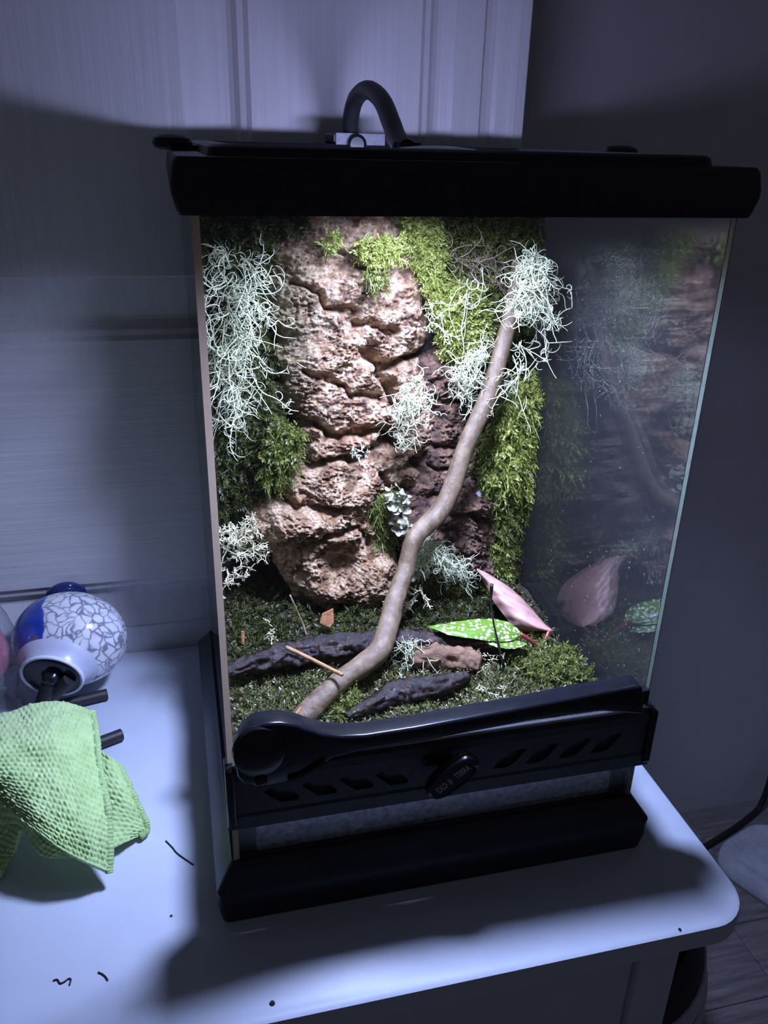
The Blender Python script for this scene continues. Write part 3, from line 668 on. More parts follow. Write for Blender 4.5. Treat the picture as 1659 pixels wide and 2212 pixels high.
def beard(label, spine, width, y0, nmain, nside, Lm, Ls, rad=.00042, curl=.22, grav=.10, depth=.018, ypost=0, mtl=None):
    """a hanging tuft of curly threads around a spine given in pixels; depth from the surface it hangs on"""
    sp = catmull(np.array(spine, float), 60); i = rng.integers(0, 45, nmain)
    q = sp[i]+rng.normal(0, 1, (nmain, 2))*np.array([width*.32, width*.25]); P = vWY(q[:, 0], q[:, 1], y0-rng.uniform(0, depth, nmain))
    dirpx = sp[np.minimum(i+8, 59)]-sp[i]; D = vWY(q[:, 0]+dirpx[:, 0], q[:, 1]+dirpx[:, 1], np.full(nmain, y0))-vWY(q[:, 0], q[:, 1], np.full(nmain, y0))
    D /= np.linalg.norm(D, axis=1)[:, None]+1e-9; D += rng.normal(0, .5, (nmain, 3)); D[:, 1] -= .15
    V1, F1, Q = strands((P, D, Lm*rng.uniform(.5, 1.3, nmain)), 22, curl, grav*.3, rad)
    # fibrils leaving the main threads
    j = rng.integers(0, nmain, nside); k = rng.integers(1, 20, nside); P2 = Q[j, k]; D2 = rng.normal(0, 1, (nside, 3)); D2[:, 1] -= .2
    V2, F2, _ = strands((P2, D2, Ls*rng.uniform(.4, 1.4, nside)), 9, curl*1.6, grav*.2, rad*.75)
    o = fastmesh('beard_lichen', np.concatenate([V1, V2]), np.concatenate([F1, F2+len(V1)]), mtl or lichen_m, True)
    c_ = P.mean(0); recenter(o, (float(c_[0]), y0, float(P[:, 2].max()))); return tag(o, label, 'lichen', 'tufts of pale hanging lichen')
beard('largest tuft of pale green beard lichen hanging down the left side', [(478, 520), (490, 600), (500, 700), (492, 800), (505, 900), (500, 1000)], 78, .092, 95, 780, .055, .020, rad=.00052, depth=.018, curl=.26)
beard('loose loop of beard lichen threads beside the upper left bark edge', [(520, 545), (545, 600), (550, 650), (520, 740)], 30, .080, 12, 40, .06, .015, curl=.14)
beard('pale beard lichen tuft around the upper end of the branch', [(1165, 540), (1145, 590), (1135, 640), (1160, 690), (1160, 740)], 52, .052, 52, 300, .042, .020, rad=.00052, curl=.28, depth=.024)
beard('stray beard lichen threads curling left of the branch top', [(1040, 580), (1000, 640), (1030, 680), (1080, 660)], 26, .070, 10, 25, .045, .015, curl=.16)
beard('beard lichen tuft left of the branch below the cushion moss', [(1035, 750), (1015, 790), (1010, 830), (1020, 850)], 50, .074, 42, 240, .030, .015, rad=.00048, curl=.28)
beard('few long lichen threads hanging right of the branch', [(1120, 740), (1110, 800), (1070, 860)], 40, .066, 20, 80, .040, .014, rad=.0005)
beard('oval beard lichen tuft on the bark left of the branch', [(895, 825), (890, 870), (870, 920), (880, 980)], 42, .058, 48, 230, .030, .014, rad=.00046, curl=.30)
beard('grey green beard lichen fan behind the branch near the floor', [(910, 1170), (940, 1200), (985, 1230), (1030, 1270)], 46, .050, 75, 620, .026, .011, rad=.00036)
beard('small curly lichen tuft on the log beside the branch', [(880, 1375), (880, 1410), (890, 1450)], 34, -.030, 34, 90, .030, .012, depth=.012)
beard('thin pale lichen threads on the right floor moss', [(850, 1500), (870, 1530), (840, 1545)], 34, -.075, 14, 50, .02, .010, depth=.01)

o = beard('fine brown roots and dry fibres on the upper right background', [(950, 530), (1010, 560), (1070, 580), (1120, 640)], 60, .100, 40, 120, .035, .014, rad=.00040, curl=.12, mtl=dry_fibre); o.name = 'root_fibres'; o['category'] = 'roots'; del o['group']
def antler(label, roots, y0, n, L0, rad, mtl, spread=1.0, dirpx=(60, 10), levels=5):
    mb = MB(); root = WY(*roots, y0)
    d0 = WY(roots[0]+dirpx[0], roots[1]+dirpx[1], y0-.02)-root; d0 /= np.linalg.norm(d0)
    def grow(p, d, L, r_, lv):
        q = [p]; dd = d.copy()
        for _ in range(3): dd = dd+rng.normal(0, .22, 3); dd /= np.linalg.norm(dd); q.append(np.clip(q[-1]+dd*L/3, [-.1430, -.14, .108], [.143, .14, .46]))
        mb.tube(q, np.linspace(r_, r_*.8, 4), 5)
        if lv > 0:
            for s in range(2 if rng.random() < .8 else 3):
                nd_ = dd+rng.normal(0, .62*spread, 3); nd_ /= np.linalg.norm(nd_); grow(q[-1], nd_, L*rng.uniform(.6, .85), r_*.82, lv-1)
    for k in range(n):
        d = d0+rng.normal(0, .75, 3); d /= np.linalg.norm(d); grow(root+rng.normal(0, .004, 3), d, L0*rng.uniform(.7, 1.2), rad, levels)
    o = mb.build('antler_lichen', mtl, None, smoothf=True, recalc=False); recenter(o, tuple(map(float, root))); return tag(o, label, 'lichen')
antler('white branching antler lichen sticking out low on the left', (505, 1170), .080, 16, .0115, .00085, lichen_w, dirpx=(55, -5))
antler('lower white antler lichen clump beneath the large one', (500, 1240), .066, 7, .008, .0008, lichen_w, dirpx=(20, 20), levels=4)
antler('thin white lichen branch on the edge of the cushion moss', (945, 690), .082, 5, .008, .0006, lichen_w, dirpx=(-5, 40), levels=4)
antler('tiny white lichen sprig in the moss before the split log', (1055, 1440), -.055, 7, .006, .0006, lichen_w, dirpx=(0, -40), levels=3)
antler('small pale lichen sprig on the front moss near the door bar', (1060, 1505), -.092, 6, .005, .0005, lichen_w, dirpx=(0, -30), levels=3)
antler('tiny pale lichen sprig on the rear left floor', (585, 1375), .015, 5, .005, .0005, lichen_w, dirpx=(10, -30), levels=3)
antler('small grey lichen crust beside the oval beard lichen', (775, 985), .052, 9, .004, .0007, foliose_m, dirpx=(0, -30), levels=3)
antler('white lichen branch in the rear floor beneath the lichen fan', (905, 1270), .040, 4, .010, .0008, lichen_w, dirpx=(15, 50), levels=3)
def foliose(label, pts, y0, n, size):
    mb = MB()
    for k in range(n):
        a = rng.random()*(len(pts)-1); i = int(a); q = np.array(pts[i])*(1-a+i)+np.array(pts[min(i+1, len(pts)-1)])*(a-i)+rng.normal(0, 9, 2)
        c_ = WY(q[0], q[1], y0-rng.uniform(0, .010)); ph = rng.uniform(0, 6.28); s = size*rng.uniform(.6, 1.3)
        X_ = rng.normal(size=3); X_ /= np.linalg.norm(X_); Y_ = np.array([0, -1, .5])+rng.normal(0, .5, 3); Y_ -= X_*(X_@Y_); Y_ /= np.linalg.norm(Y_); Z_ = np.cross(X_, Y_)
        R = []
        for off in (0, 1):
            V = []
            for r_ in (0.05, .4, .75, 1.0):
                for t_ in np.linspace(-1.5, 1.5, 11):
                    wv = 1+.22*math.sin(t_*4+ph); V.append(c_+s*r_*wv*(math.cos(t_)*X_+math.sin(t_)*Z_)+Y_*s*(.45*r_*r_*math.sin(t_*3+ph)+.35*r_**3-.10*off))
            R.append(np.array(V).reshape(4, 11, 3))
        mb.grid(R[0]); mb.grid(R[1][::-1])
    o = mb.build('leafy_lichen', foliose_m, None, smoothf=True, recalc=False); c_ = WY(*pts[0], y0); recenter(o, tuple(map(float, c_))); return tag(o, label, 'lichen')
foliose('blue grey leafy lichen growing on the bark left of the branch', [(845, 1060), (860, 1085), (862, 1115), (868, 1140)], .058, 60, .0052)
foliose('blue grey leafy lichen crust behind the branch near the lichen fan', [(905, 1190), (900, 1225), (905, 1250)], .058, 40, .005)

# ================================================================== WOOD
def wood(name, label, pts, widths, mtl, cat, n=70, sides=18, rough=.06, knots=(), ends=True):
    C_ = catmull(np.array(pts), n); Wd = np.interp(np.linspace(0, 1, n), np.linspace(0, 1, len(widths)), widths)/2
    T = np.gradient(C_, axis=0); T /= np.linalg.norm(T, axis=1)[:, None]; N = np.cross(T[0], [0, 0, 1.]); N /= np.linalg.norm(N); R = []; seglen = float(np.linalg.norm(np.diff(C_, axis=0), axis=1).mean())
    for i in range(n):
        N = N-T[i]*(N@T[i]); N /= np.linalg.norm(N); B = np.cross(T[i], N); a = np.arange(sides)*2*math.pi/sides
        dirs = np.cos(a)[:, None]*N+np.sin(a)[:, None]*B
        sl = np.full(sides, i*seglen); pn = np.stack([sl*75, 3.2*np.cos(a), 3.2*np.sin(a)], -1); rr_ = Wd[i]*(1+rough*fbm(pn, 5, .62)+rough*.7*fbm(pn*.4+5, 2))
        for (ki, ka, kr, kh) in knots: rr_ = rr_+kh*np.exp(-((i-ki)/kr)**2)*np.exp(-((np.angle(np.exp(1j*(a-ka))))/.5)**2)
        R.append(C_[i]+dirs*np.maximum(rr_, 1e-4)[:, None])
    o = MB().rings(R).build(name, mtl, None, smoothf=True); recenter(o, tuple(map(float, C_[-1]-np.array([0, 0, Wd[-1]])))); return tag(o, label, cat)
sp = [(1122, 560, .088), (1106, 665, .072), (1088, 740, .066), (1052, 860, .056), (1008, 960, .046), (974, 1060, .036), (947, 1108, .030), (897, 1162, .020), (877, 1230, .012), (852, 1300, -.008), (834, 1370, -.033), (812, 1414, -.046), (742, 1466, -.066), (682, 1522, -.085), (642, 1565, -.096)]
pts = [WY(*q) for q in sp]; wpx = [30, 33, 36, 38, 39, 41, 43, 40, 39, 42, 46, 48, 46, 50, 52]
wood('branch', 'long smooth grey brown branch slanting across the terrarium', pts, [a*mpp(p) for a, p in zip(wpx, pts)], stick_m, 'branch', 130, 18, .07, [(62, 1.5, 2.5, .0016), (88, 4.2, 3, -.0012), (106, 2.0, 2.5, .0012), (74, 0.5, 3, .001)])
def onfloor(l, z=.118): return [WZ(a, b_, z) for a, b_ in l]
pts = onfloor([(488, 1452), (560, 1430), (640, 1412), (720, 1402), (800, 1392), (880, 1390), (960, 1388), (1045, 1384)], .122)
wood('log', 'dark wet rotten log lying across the floor behind the branch foot', pts, [.010, .017, .020, .022, .022, .021, .018, .010], log_m, 'log', 200, 40, .30)
pts = onfloor([(880, 1415), (940, 1418), (1000, 1424), (1038, 1432)], .116)
wood('split_log', 'split brown log end with pale splintered wood right of the branch', pts, [.018, .022, .020, .012], split_m, 'log', 120, 30, .28)
pts = onfloor([(748, 1548), (800, 1524), (860, 1496), (930, 1486), (1010, 1462)], .114)
wood('wet_wood_piece', 'glossy black wood piece half buried in the front moss', pts, [.006, .012, .018, .018, .009], log_m, 'wood', 120, 30, .25)
pts = onfloor([(618, 1398), (660, 1418), (700, 1438), (740, 1458)], .137)
wood('thin_twig', 'straight orange twig leaning on the dark log', pts, [.0030, .0034, .0032, .0028], twig_m, 'twig', 24, 8, .08)
pts = onfloor([(632, 1552), (650, 1530), (668, 1512), (680, 1502)], .120)
wood('thin_twig', 'short reddish bark strip beside the foot of the branch', pts, [.002, .003, .003, .002], chip_m, 'twig', 16, 8, .2)
pts = [WY(a, b_, y_) for a, b_, y_ in ((1062, 1262, -.045), (1061, 1300, -.046), (1066, 1345, -.050), (1077, 1392, -.056), (1088, 1440, -.062))]
wood('upright_twig', 'thin dark upright twig in front of the pink leaf', pts, [.0030, .0018, .0018, .0018, .002], log_m, 'twig', 30, 8, .3)
pts = [WY(a, b_, y_) for a, b_, y_ in ((626, 1285, .030), (640, 1315, .025), (655, 1350, .018), (664, 1378, .01))]
wood('thin_twig', 'brown stalk rising from the rear left moss', pts, [.0016, .0016, .0018, .002], stick_m, 'twig', 18, 8, .2)
# thread caught round the branch
c_ = WY(846, 1302, -.002); r_ = 21*mpp(c_); P = [c_+np.array([math.cos(a)*r_, -math.sin(a)*.3*r_-.006*abs(math.sin(a)), math.sin(a)*r_*.55+.002]) for a in np.linspace(-.6, 3.6, 24)]
o = MB().tube(P, .00042, 6).build('fibre_loop', lichen_m, None, smoothf=True); recenter(o, tuple(map(float, c_))); tag(o, 'single pale thread looped round the lower branch', 'fibre')
# chips
def chip(label, poly, y0, th, mtl, tilt=.35):
    P = np.array([WY(a, b_, y0) for a, b_ in poly]); c_ = P.mean(0); P[:, 1] += (P[:, 2]-c_[2])*tilt; n = len(P)
    Q = P+np.array([0, th, 0]); mb = MB().add(np.concatenate([P, Q]), [tuple(range(n)), tuple(range(2*n-1, n-1, -1))]+[(i, n+i, n+(i+1) % n, (i+1) % n) for i in range(n)])
    o = mb.build('bark_chip', mtl, None, bevel=.0003, segs=1); recenter(o, (float(c_[0]), float(c_[1]), float(P[:, 2].min()))); return tag(o, label, 'chip')
chip('orange bark chip standing in the moss behind the log', [(690, 1345), (697, 1328), (712, 1322), (721, 1318), (721, 1342), (712, 1352)], .020, .0015, chip_m)
chip('narrow orange bark chip near the left pane', [(521, 1366), (529, 1367), (528, 1392), (522, 1388)], .02, .0012, chip_m)
chip('pale brown splinter lying on the split log', [(940, 1402), (1000, 1394), (1042, 1384), (1046, 1392), (1010, 1408), (950, 1414)], -.040, .004, split_m, -.4)
c_ = WY(1032, 1078, .072); mb = MB(); n = 12
mb.rings([[c_+np.array([math.cos(2*math.pi*k/n)*.0036*s, math.sin(2*math.pi*k/n)*.0036*s, z_]) for k in range(n)] for s, z_ in ((.3, -.0062), (.8, -.005), (1, -.002), (.8, .001), (.95, .003), (.7, .006), (.2, .0075))])
o = mb.build('pale_pebble', simple('pale_blue_stone', (.5, .54, .62), rough=.4, var=.2), None, smoothf=True); recenter(o, tuple(map(float, c_))); tag(o, 'pale bluish white pebble stuck on the bark right of the branch', 'pebble')

# ================================================================== BEGONIA
m, t, b = mat('pink_leaf'); v = mapping(t)
t.links.new(ramp(t, noise(t, v, 60, 5), [(.3, (.38, .19, .16)), (.7, (.58, .34, .27))]), b.inputs['Base Color']); b.inputs['Roughness'].default_value = .4
wv = nd(t, 'ShaderNodeTexWave', wave_type='BANDS', bands_direction='DIAGONAL'); wv.inputs['Scale'].default_value = 55; wv.inputs['Distortion'].default_value = 2.5; t.links.new(v, wv.inputs['Vector']); bump(t, b, wv.outputs['Fac'], .5, .0012); pink_leaf = m
m, t, b = mat('spotted_leaf'); v = mapping(t, (1, 1, 1.6)); vo = nd(t, 'ShaderNodeTexVoronoi'); vo.inputs['Scale'].default_value = 260; t.links.new(v, vo.inputs['Vector'])
t.links.new(ramp(t, vo.outputs['Distance'], [(.0, (.72, .80, .66)), (.34, (.66, .78, .56)), (.42, (.10, .20, .018)), (1, (.14, .27, .025))]), b.inputs['Base Color']); b.inputs['Roughness'].default_value = .3; spotted = m
red_stem = simple('red_stem', (.30, .05, .045), rough=.35, var=.3)
pl = empty('potted_begonia', tuple(map(float, WZ(1164, 1408, .112)))); pl.name = 'begonia_plant'; tag(pl, 'small begonia with a pink leaf and a white spotted green leaf', 'plant')
PO = Vector(pl.location)
def leaf(name, mtl, rows, label):
    """rows: list of curves (px,py,y) across the leaf; lofted, 0.8 mm thick with a raised midrib"""
    R = np.stack([catmull(np.array([WY(*q) for q in r_]), 22) for r_ in rows]); R = np.stack([catmull(R[:, k], 15) for k in range(22)], 1)
    Nn = np.cross(np.gradient(R, axis=0), np.gradient(R, axis=1)); Nn /= np.linalg.norm(Nn, axis=2)[..., None]+1e-12
    u = np.linspace(-1, 1, 15)[:, None]; k = np.linspace(0, 1, 22)[None]
    vein = .0007*np.exp(-((np.mod(k*6-np.abs(u)*1.6, 1)-.5)/.12)**2); R = R+Nn*vein[..., None]
    mb = MB().grid(R); mb.grid((R-Nn*.0007)[::-1]); o = mb.build(name, mtl, None, smoothf=True); recenter(o, PO); o.parent = pl; o.location = (0, 0, 0); o['label'] = label; return o
leaf('leaf', pink_leaf, [[(1030, 1231, .020), (1050, 1262, .018), (1068, 1300, .006), (1095, 1335, -.006), (1112, 1358, -.012), (1140, 1364, -.016), (1168, 1362, -.022), (1190, 1362, -.026)],
                   [(1030, 1230, .020), (1058, 1258, .014), (1085, 1292, .000), (1112, 1322, -.012), (1132, 1340, -.020), (1152, 1352, -.024), (1172, 1359, -.026), (1190, 1362, -.027)],
                   [(1030, 1229, .020), (1062, 1245, .022), (1095, 1267, .014), (1122, 1290, .004), (1145, 1314, -.004), (1162, 1334, -.012), (1177, 1350, -.020), (1190, 1361, -.026)],
                   [(1031, 1229, .021), (1062, 1252, .040), (1096, 1276, .040), (1122, 1298, .032), (1142, 1318, .020), (1160, 1336, .006), (1174, 1350, -.008), (1190, 1361, -.024)]], 'dusty pink pointed leaf')
leaf('leaf', spotted, [[(928, 1356, -.030), (970, 1372, -.042), (1020, 1380, -.048), (1070, 1386, -.050), (1105, 1384, -.048), (1126, 1370, -.040)],
                       [(928, 1355, -.029), (970, 1360, -.036), (1020, 1360, -.040), (1070, 1362, -.042), (1105, 1368, -.042), (1126, 1369, -.039)],
                       [(928, 1354, -.028), (965, 1347, -.022), (1015, 1340, -.024), (1065, 1338, -.026), (1103, 1348, -.030), (1126, 1368, -.038)]], 'green leaf with white spots')
leaf('leaf', spotted, [[(1040, 1382, -.046), (1070, 1398, -.054), (1110, 1402, -.056), (1138, 1394, -.052)], [(1040, 1381, -.045), (1072, 1388, -.049), (1108, 1392, -.051), (1138, 1393, -.050)], [(1040, 1380, -.044), (1075, 1378, -.042), (1110, 1383, -.044), (1138, 1392, -.049)]], 'small green leaf beneath the spotted leaf')
for P in ([(1124, 1369, -.040), (1140, 1380, -.042), (1155, 1393, -.041), (1164, 1410, -.038)], [(1186, 1362, -.026), (1180, 1378, -.030), (1172, 1394, -.034), (1164, 1410, -.038)]):
    o = MB().tube(catmull(np.array([WY(*q) for q in P]), 14), np.linspace(.0016, .0022, 14), 10).build('stem', red_stem, None, smoothf=True); recenter(o, PO); o.parent = pl; o.location = (0, 0, 0)

# droplets clinging to the right pane
mb = MB(); drops = []
for k in range(130):
    px, py = rng.uniform(1190, 1420), rng.uniform(560, 1490) if k < 50 else rng.uniform(1180, 1480)
    c_ = WX(px, py, .1458)
    if not (-.14 < c_[1] < .08 and .115 < c_[2] < .45): continue
    s = rng.uniform(.00025, .0007); n = 6
    mb.rings([[c_+np.array([-a_*s, s*math.cos(2*math.pi*j/n)*b_, s*(1+rng.random()*.4)*math.sin(2*math.pi*j/n)*b_]) for j in range(n)] for a_, b_ in ((0, 1), (.35, .85), (.6, .4), (.65, .05))])
o = mb.build('water_droplets', glass('water_drop', tint=(.9, .93, .95), haze=.15), None, smoothf=True); recenter(o, (.146, 0, .12)); tag(o, 'fine water droplets clinging to the right glass pane', 'water', kind='stuff')

# ================================================================== LAMP
HY = -.055; HX = float(WY(945, 318, HY)[0])
lamp = tag(empty('clip_lamp', (HX, HY, .468)), 'black gooseneck clip lamp shining down through the terrarium lid', 'lamp')
def lpart(mb, name, mtl, **k):
    o = mb.build(name, mtl, None, **k); o.parent = lamp; o.matrix_parent_inverse = Matrix.Translation(-lamp.location); return o
n = 48
def disc(prof): return [[(HX+r_*math.cos(2*math.pi*k/n), HY+r_*math.sin(2*math.pi*k/n), z_) for k in range(n)] for r_, z_ in prof]
lpart(MB().rings(disc([(.036, .4790), (.036, .4865), (.0345, .4905), (.031, .4925), (.022, .4948), (.010, .4958), (.0002, .4960)]), close_bot=True), 'lamp_head', greytop, smoothf='auto')
mb = MB().rings(disc([(.0385, .4715), (.0385, .4785), (.0002, .4785)]), close_bot=False); lpart(mb, 'added_glow_rim', ring_m)  # emitting rim added round the head to throw light up and sideways
mb = MB().rings(disc([(.0002, .4712), (.0380, .4712)]), close_bot=False, close_top=False); lpart(mb, 'led_face', led_m)
CL = WY(765, 300, .146)
lpart(MB().box((CL[0]-.021, .128, .4955), (CL[0]+.020, .165, .5025)).box((CL[0]-.021, .160, .470), (CL[0]+.020, .166, .4965)), 'clip', black, bevel=.001)
lpart(MB().box((CL[0]-.019, .1265, .4885), (CL[0]+.0215, .1282, .5030)), 'clip_plate', steel, bevel=.0005)
sc_ = WY(770, 312, .126); mb = MB(); mb.rings([[(sc_[0]+r_*math.cos(2*math.pi*k/24), yv, sc_[2]+r_*math.sin(2*math.pi*k/24)) for k in range(24)] for r_, yv in ((.0075, .1285), (.0075, .1225), (.006, .1215), (.0055, .123), (.0002, .123))]); lpart(mb, 'clamp_screw', black_gloss, smoothf='auto')
gp = [WY(757, 305, .140), WY(757, 262, .132), WY(768, 215, .112), WY(794, 194, .080), WY(824, 216, .045), WY(845, 265, .010), WY(858, 300, -.012)]; gp.append(np.array([HX-.014, HY+.020, .4930]))
lpart(MB().tube(catmull(np.array(gp), 48), .0064, 16), 'gooseneck', rubber, smoothf='auto')
lpart(MB().rings(disc([(.0002, .4955), (.0002, .4956)])[:1]+[[(gp[-1][0]+.009*math.cos(2*math.pi*k/n), gp[-1][1]+.009*math.sin(2*math.pi*k/n), z_) for k in range(n)] for z_ in (.4925, .4975)], close_bot=False), 'neck_collar', black_gloss, smoothf='auto')

# ================================================================== GLASS VESSELS, RODS, CLOTH
m, t, b = mat('mottled_blue_white_glass'); v = mapping(t)
vo = nd(t, 'ShaderNodeTexVoronoi', feature='DISTANCE_TO_EDGE'); vo.inputs['Scale'].default_value = 105
nz_ = nd(t, 'ShaderNodeTexNoise'); nz_.inputs['Scale'].default_value = 45; mv = nd(t, 'ShaderNodeMix', data_type='VECTOR'); mv.inputs['Factor'].default_value = .02
t.links.new(v, nz_.inputs['Vector']); t.links.new(v, mv.inputs['A']); t.links.new(nz_.outputs['Color'], mv.inputs['B']); t.links.new(mv.outputs['Result'], vo.inputs['Vector'])
dm = nd(t, 'ShaderNodeMath', operation='SUBTRACT'); dn_ = nd(t, 'ShaderNodeMath', operation='MULTIPLY'); dn_.inputs[1].default_value = .30; t.links.new(noise(t, v, 60, 3), dn_.inputs[0]); ds = nd(t, 'ShaderNodeMath', operation='ADD'); ds.inputs[1].default_value = .13
t.links.new(vo.outputs['Distance'], ds.inputs[0]); t.links.new(ds.outputs[0], dm.inputs[0]); t.links.new(dn_.outputs[0], dm.inputs[1])
cell = ramp(t, dm.outputs[0], [(.0, (.22, .23, .27)), (.03, (.44, .45, .50)), (.09, (.66, .67, .72)), (.3, (.72, .73, .78))])
blue = ramp(t, noise(t, v, 50, 3), [(.35, (.012, .03, .26)), (.6, (.02, .07, .42)), (.70, (.20, .12, .07)), (.78, (.02, .05, .35))])
sx_ = nd(t, 'ShaderNodeSeparateXYZ'); t.links.new(v, sx_.inputs[0])
ad = nd(t, 'ShaderNodeMath', operation='ADD'); ml = nd(t, 'ShaderNodeMath', operation='MULTIPLY'); ml.inputs[1].default_value = .022
t.links.new(noise(t, v, 40, 2), ml.inputs[0]); t.links.new(sx_.outputs['X'], ad.inputs[0]); t.links.new(ml.outputs[0], ad.inputs[1])
mr = nd(t, 'ShaderNodeMapRange'); mr.inputs['From Min'].default_value = -.0060; mr.inputs['From Max'].default_value = -.0040; t.links.new(ad.outputs[0], mr.inputs[0])
mx = nd(t, 'ShaderNodeMix', data_type='RGBA'); t.links.new(mr.outputs[0], mx.inputs['Factor']); t.links.new(blue, mx.inputs['A']); t.links.new(cell, mx.inputs['B'])
t.links.new(mx.outputs['Result'], b.inputs['Base Color']); b.inputs['Roughness'].default_value = .12; b.inputs['Coat Weight'].default_value = .6; art = m
frost = simple('frosted_white_glass', (.52, .54, .66), rough=.3, var=.06, nscale=40)
lipm = simple('white_glass_lip', (.72, .74, .86), rough=.15, var=.04)
GR = .0535
gc = WZ(152, 1380, GR+.001); ve = tag(empty('glass_vessel', tuple(map(float, gc))), 'round blown glass vessel in mottled white and deep blue lying beside the door', 'vessel')
tocam = CAM-gc; tocam /= np.linalg.norm(tocam); lat = -42*RT-85*UP; lat /= np.linalg.norm(lat)
ax = tocam*math.cos(math.radians(41))+lat*math.sin(math.radians(41)); ex = np.cross([0, 0, 1.], ax); ex /= np.linalg.norm(ex); ey = np.cross(ax, ex)
def lathe(prof, nn=56): return [[r_*(math.cos(2*math.pi*k/nn)*ex+math.sin(2*math.pi*k/nn)*ey)+h_*ax for k in range(nn)] for r_, h_ in prof]
th0 = math.asin(.037/GR)
MB().rings(lathe([(max(GR*math.sin(a), 1e-4), GR*math.cos(a)) for a in np.linspace(th0, math.pi, 34)]), close_bot=False).build('body', art, ve, smoothf=True)
h0 = GR*math.cos(th0)
MB().rings(lathe([(.037, h0), (.0355, h0+.003), (.033, h0+.007), (.0295, h0+.012), (.0278, h0+.018)]), close_bot=False, close_top=False).build('frosted_neck', frost, ve, smoothf=True)
MB().rings(lathe([(.0278, h0+.016), (.0292, h0+.0175), (.0295, h0+.020), (.028, h0+.0215), (.0262, h0+.0205), (.0258, h0+.017)]), closed=True).build('lip', lipm, ve, smoothf=True)
st = MB().rings(lathe([(.0262, h0+.014), (.0262, h0+.0192), (.0245, h0+.0200), (.010, h0+.0185), (.0078, h0+.021), (.0070, h0+.027), (.0045, h0+.0295), (.0002, h0+.030)])).build('stopper', black_gloss, ve, smoothf='auto')
c0 = ax*(h0+.021); e1 = WZ(150, 1468, .045)-gc; e2 = WZ(96, 1518, .018)-gc
MB().tube([e1, e1*.66+e2*.34, e1*.33+e2*.67, e2], .0062, 14).tube([c0-ax*.004, c0*.5+e2*.5+ax*.004, e2], [.0075, .0075, .0085], 12).build('spout', rubber, ve, smoothf='auto')
kn = WZ(140, 1252, .086)-gc; q = kn/np.linalg.norm(kn)*(GR-.004); n = 24
fx = np.cross(q, [1., 0, 0]); fx /= np.linalg.norm(fx); fy = np.cross(q/np.linalg.norm(q), fx); qn = q/np.linalg.norm(q)
MB().rings([[q+qn*h_+r_*(math.cos(2*math.pi*k/n)*fx+math.sin(2*math.pi*k/n)*fy) for k in range(n)] for r_, h_ in ((.020, -.002), (.0195, .003), (.016, .007), (.009, .0095), (.0002, .0102))]).build('blue_knob', simple('navy_glass', (.02, .03, .12), rough=.1, var=.2), ve, smoothf=True)
# clear vase cut by the left picture edge
vb = WZ(-36, 1540, 0); va = tag(empty('clear_vase', tuple(map(float, vb))), 'clear glass vase with pink core at the left picture edge', 'vase')
def vl(prof, nn=48): return [[(r_*math.cos(2*math.pi*k/nn), r_*math.sin(2*math.pi*k/nn), h_) for k in range(nn)] for r_, h_ in prof]
MB().rings(vl([(.030, 0), (.037, .003), (.036, .010), (.033, .02), (.038, .035), (.042, .055), (.041, .075), (.035, .098), (.025, .118), (.016, .135), (.013, .15), (.016, .163)]), close_top=False).build('body', clear_bottle, va, smoothf=True)
MB().rings(vl([(.0002, .030), (.020, .034), (.030, .050), (.032, .066), (.026, .090), (.014, .112), (.0002, .122)])).build('pink_core', simple('pink_glass', (.42, .16, .20), rough=.15, var=.3, nscale=50), va, smoothf=True)
# black rods sticking out from below the cloth
for lab, p0, p1, z0 in (('longer black rod lying between the cloth and the round vessel', (22, 1550), (232, 1499), .006), ('short black rod end poking out from under the green cloth', (120, 1640), (264, 1586), .0058)):
    a_, b_ = WZ(*p0, z0), WZ(*p1, z0); d_ = (b_-a_)/np.linalg.norm(b_-a_)
    o = MB().tube([a_, a_+d_*.0006, b_-d_*.0006, b_], [.0048, .0054, .0054, .0048], 16).build('black_rod', rubber, None, smoothf='auto'); recenter(o, tuple(map(float, (a_[0], a_[1], 0.0)))); tag(o, lab, 'rod', 'black rods by the cloth')

m, t, b = mat('green_microfibre'); v = mapping(t)
t.links.new(ramp(t, noise(t, v, 70, 4), [(.3, (.40, .58, .22)), (.7, (.54, .74, .32))]), b.inputs['Base Color']); b.inputs['Roughness'].default_value = .9
b.inputs['Sheen Weight'].default_value = .5; b.inputs['Sheen Roughness'].default_value = .5; bump(t, b, noise(t, v, 1800, 3), .5, .0005); cloth_m = m
hem_m = simple('green_hem_thread', (.42, .60, .25), rough=.9, var=.25, nscale=900, bmp=.8, bscale=1500)
clo = tag(empty('cleaning_cloth', tuple(map(float, WZ(130, 1800, 0)))), 'crumpled light green nubby cleaning cloth on the left of the nightstand', 'cloth'); CO = np.array(clo.location)
def surf(rows, nu, nv):
    R = np.stack([catmull(np.array([WZ(a_, b_, c_) for a_, b_, c_ in r_]), nu) for r_ in rows]); return np.stack([catmull(R[:, k], nv) for k in range(nu)], 1)
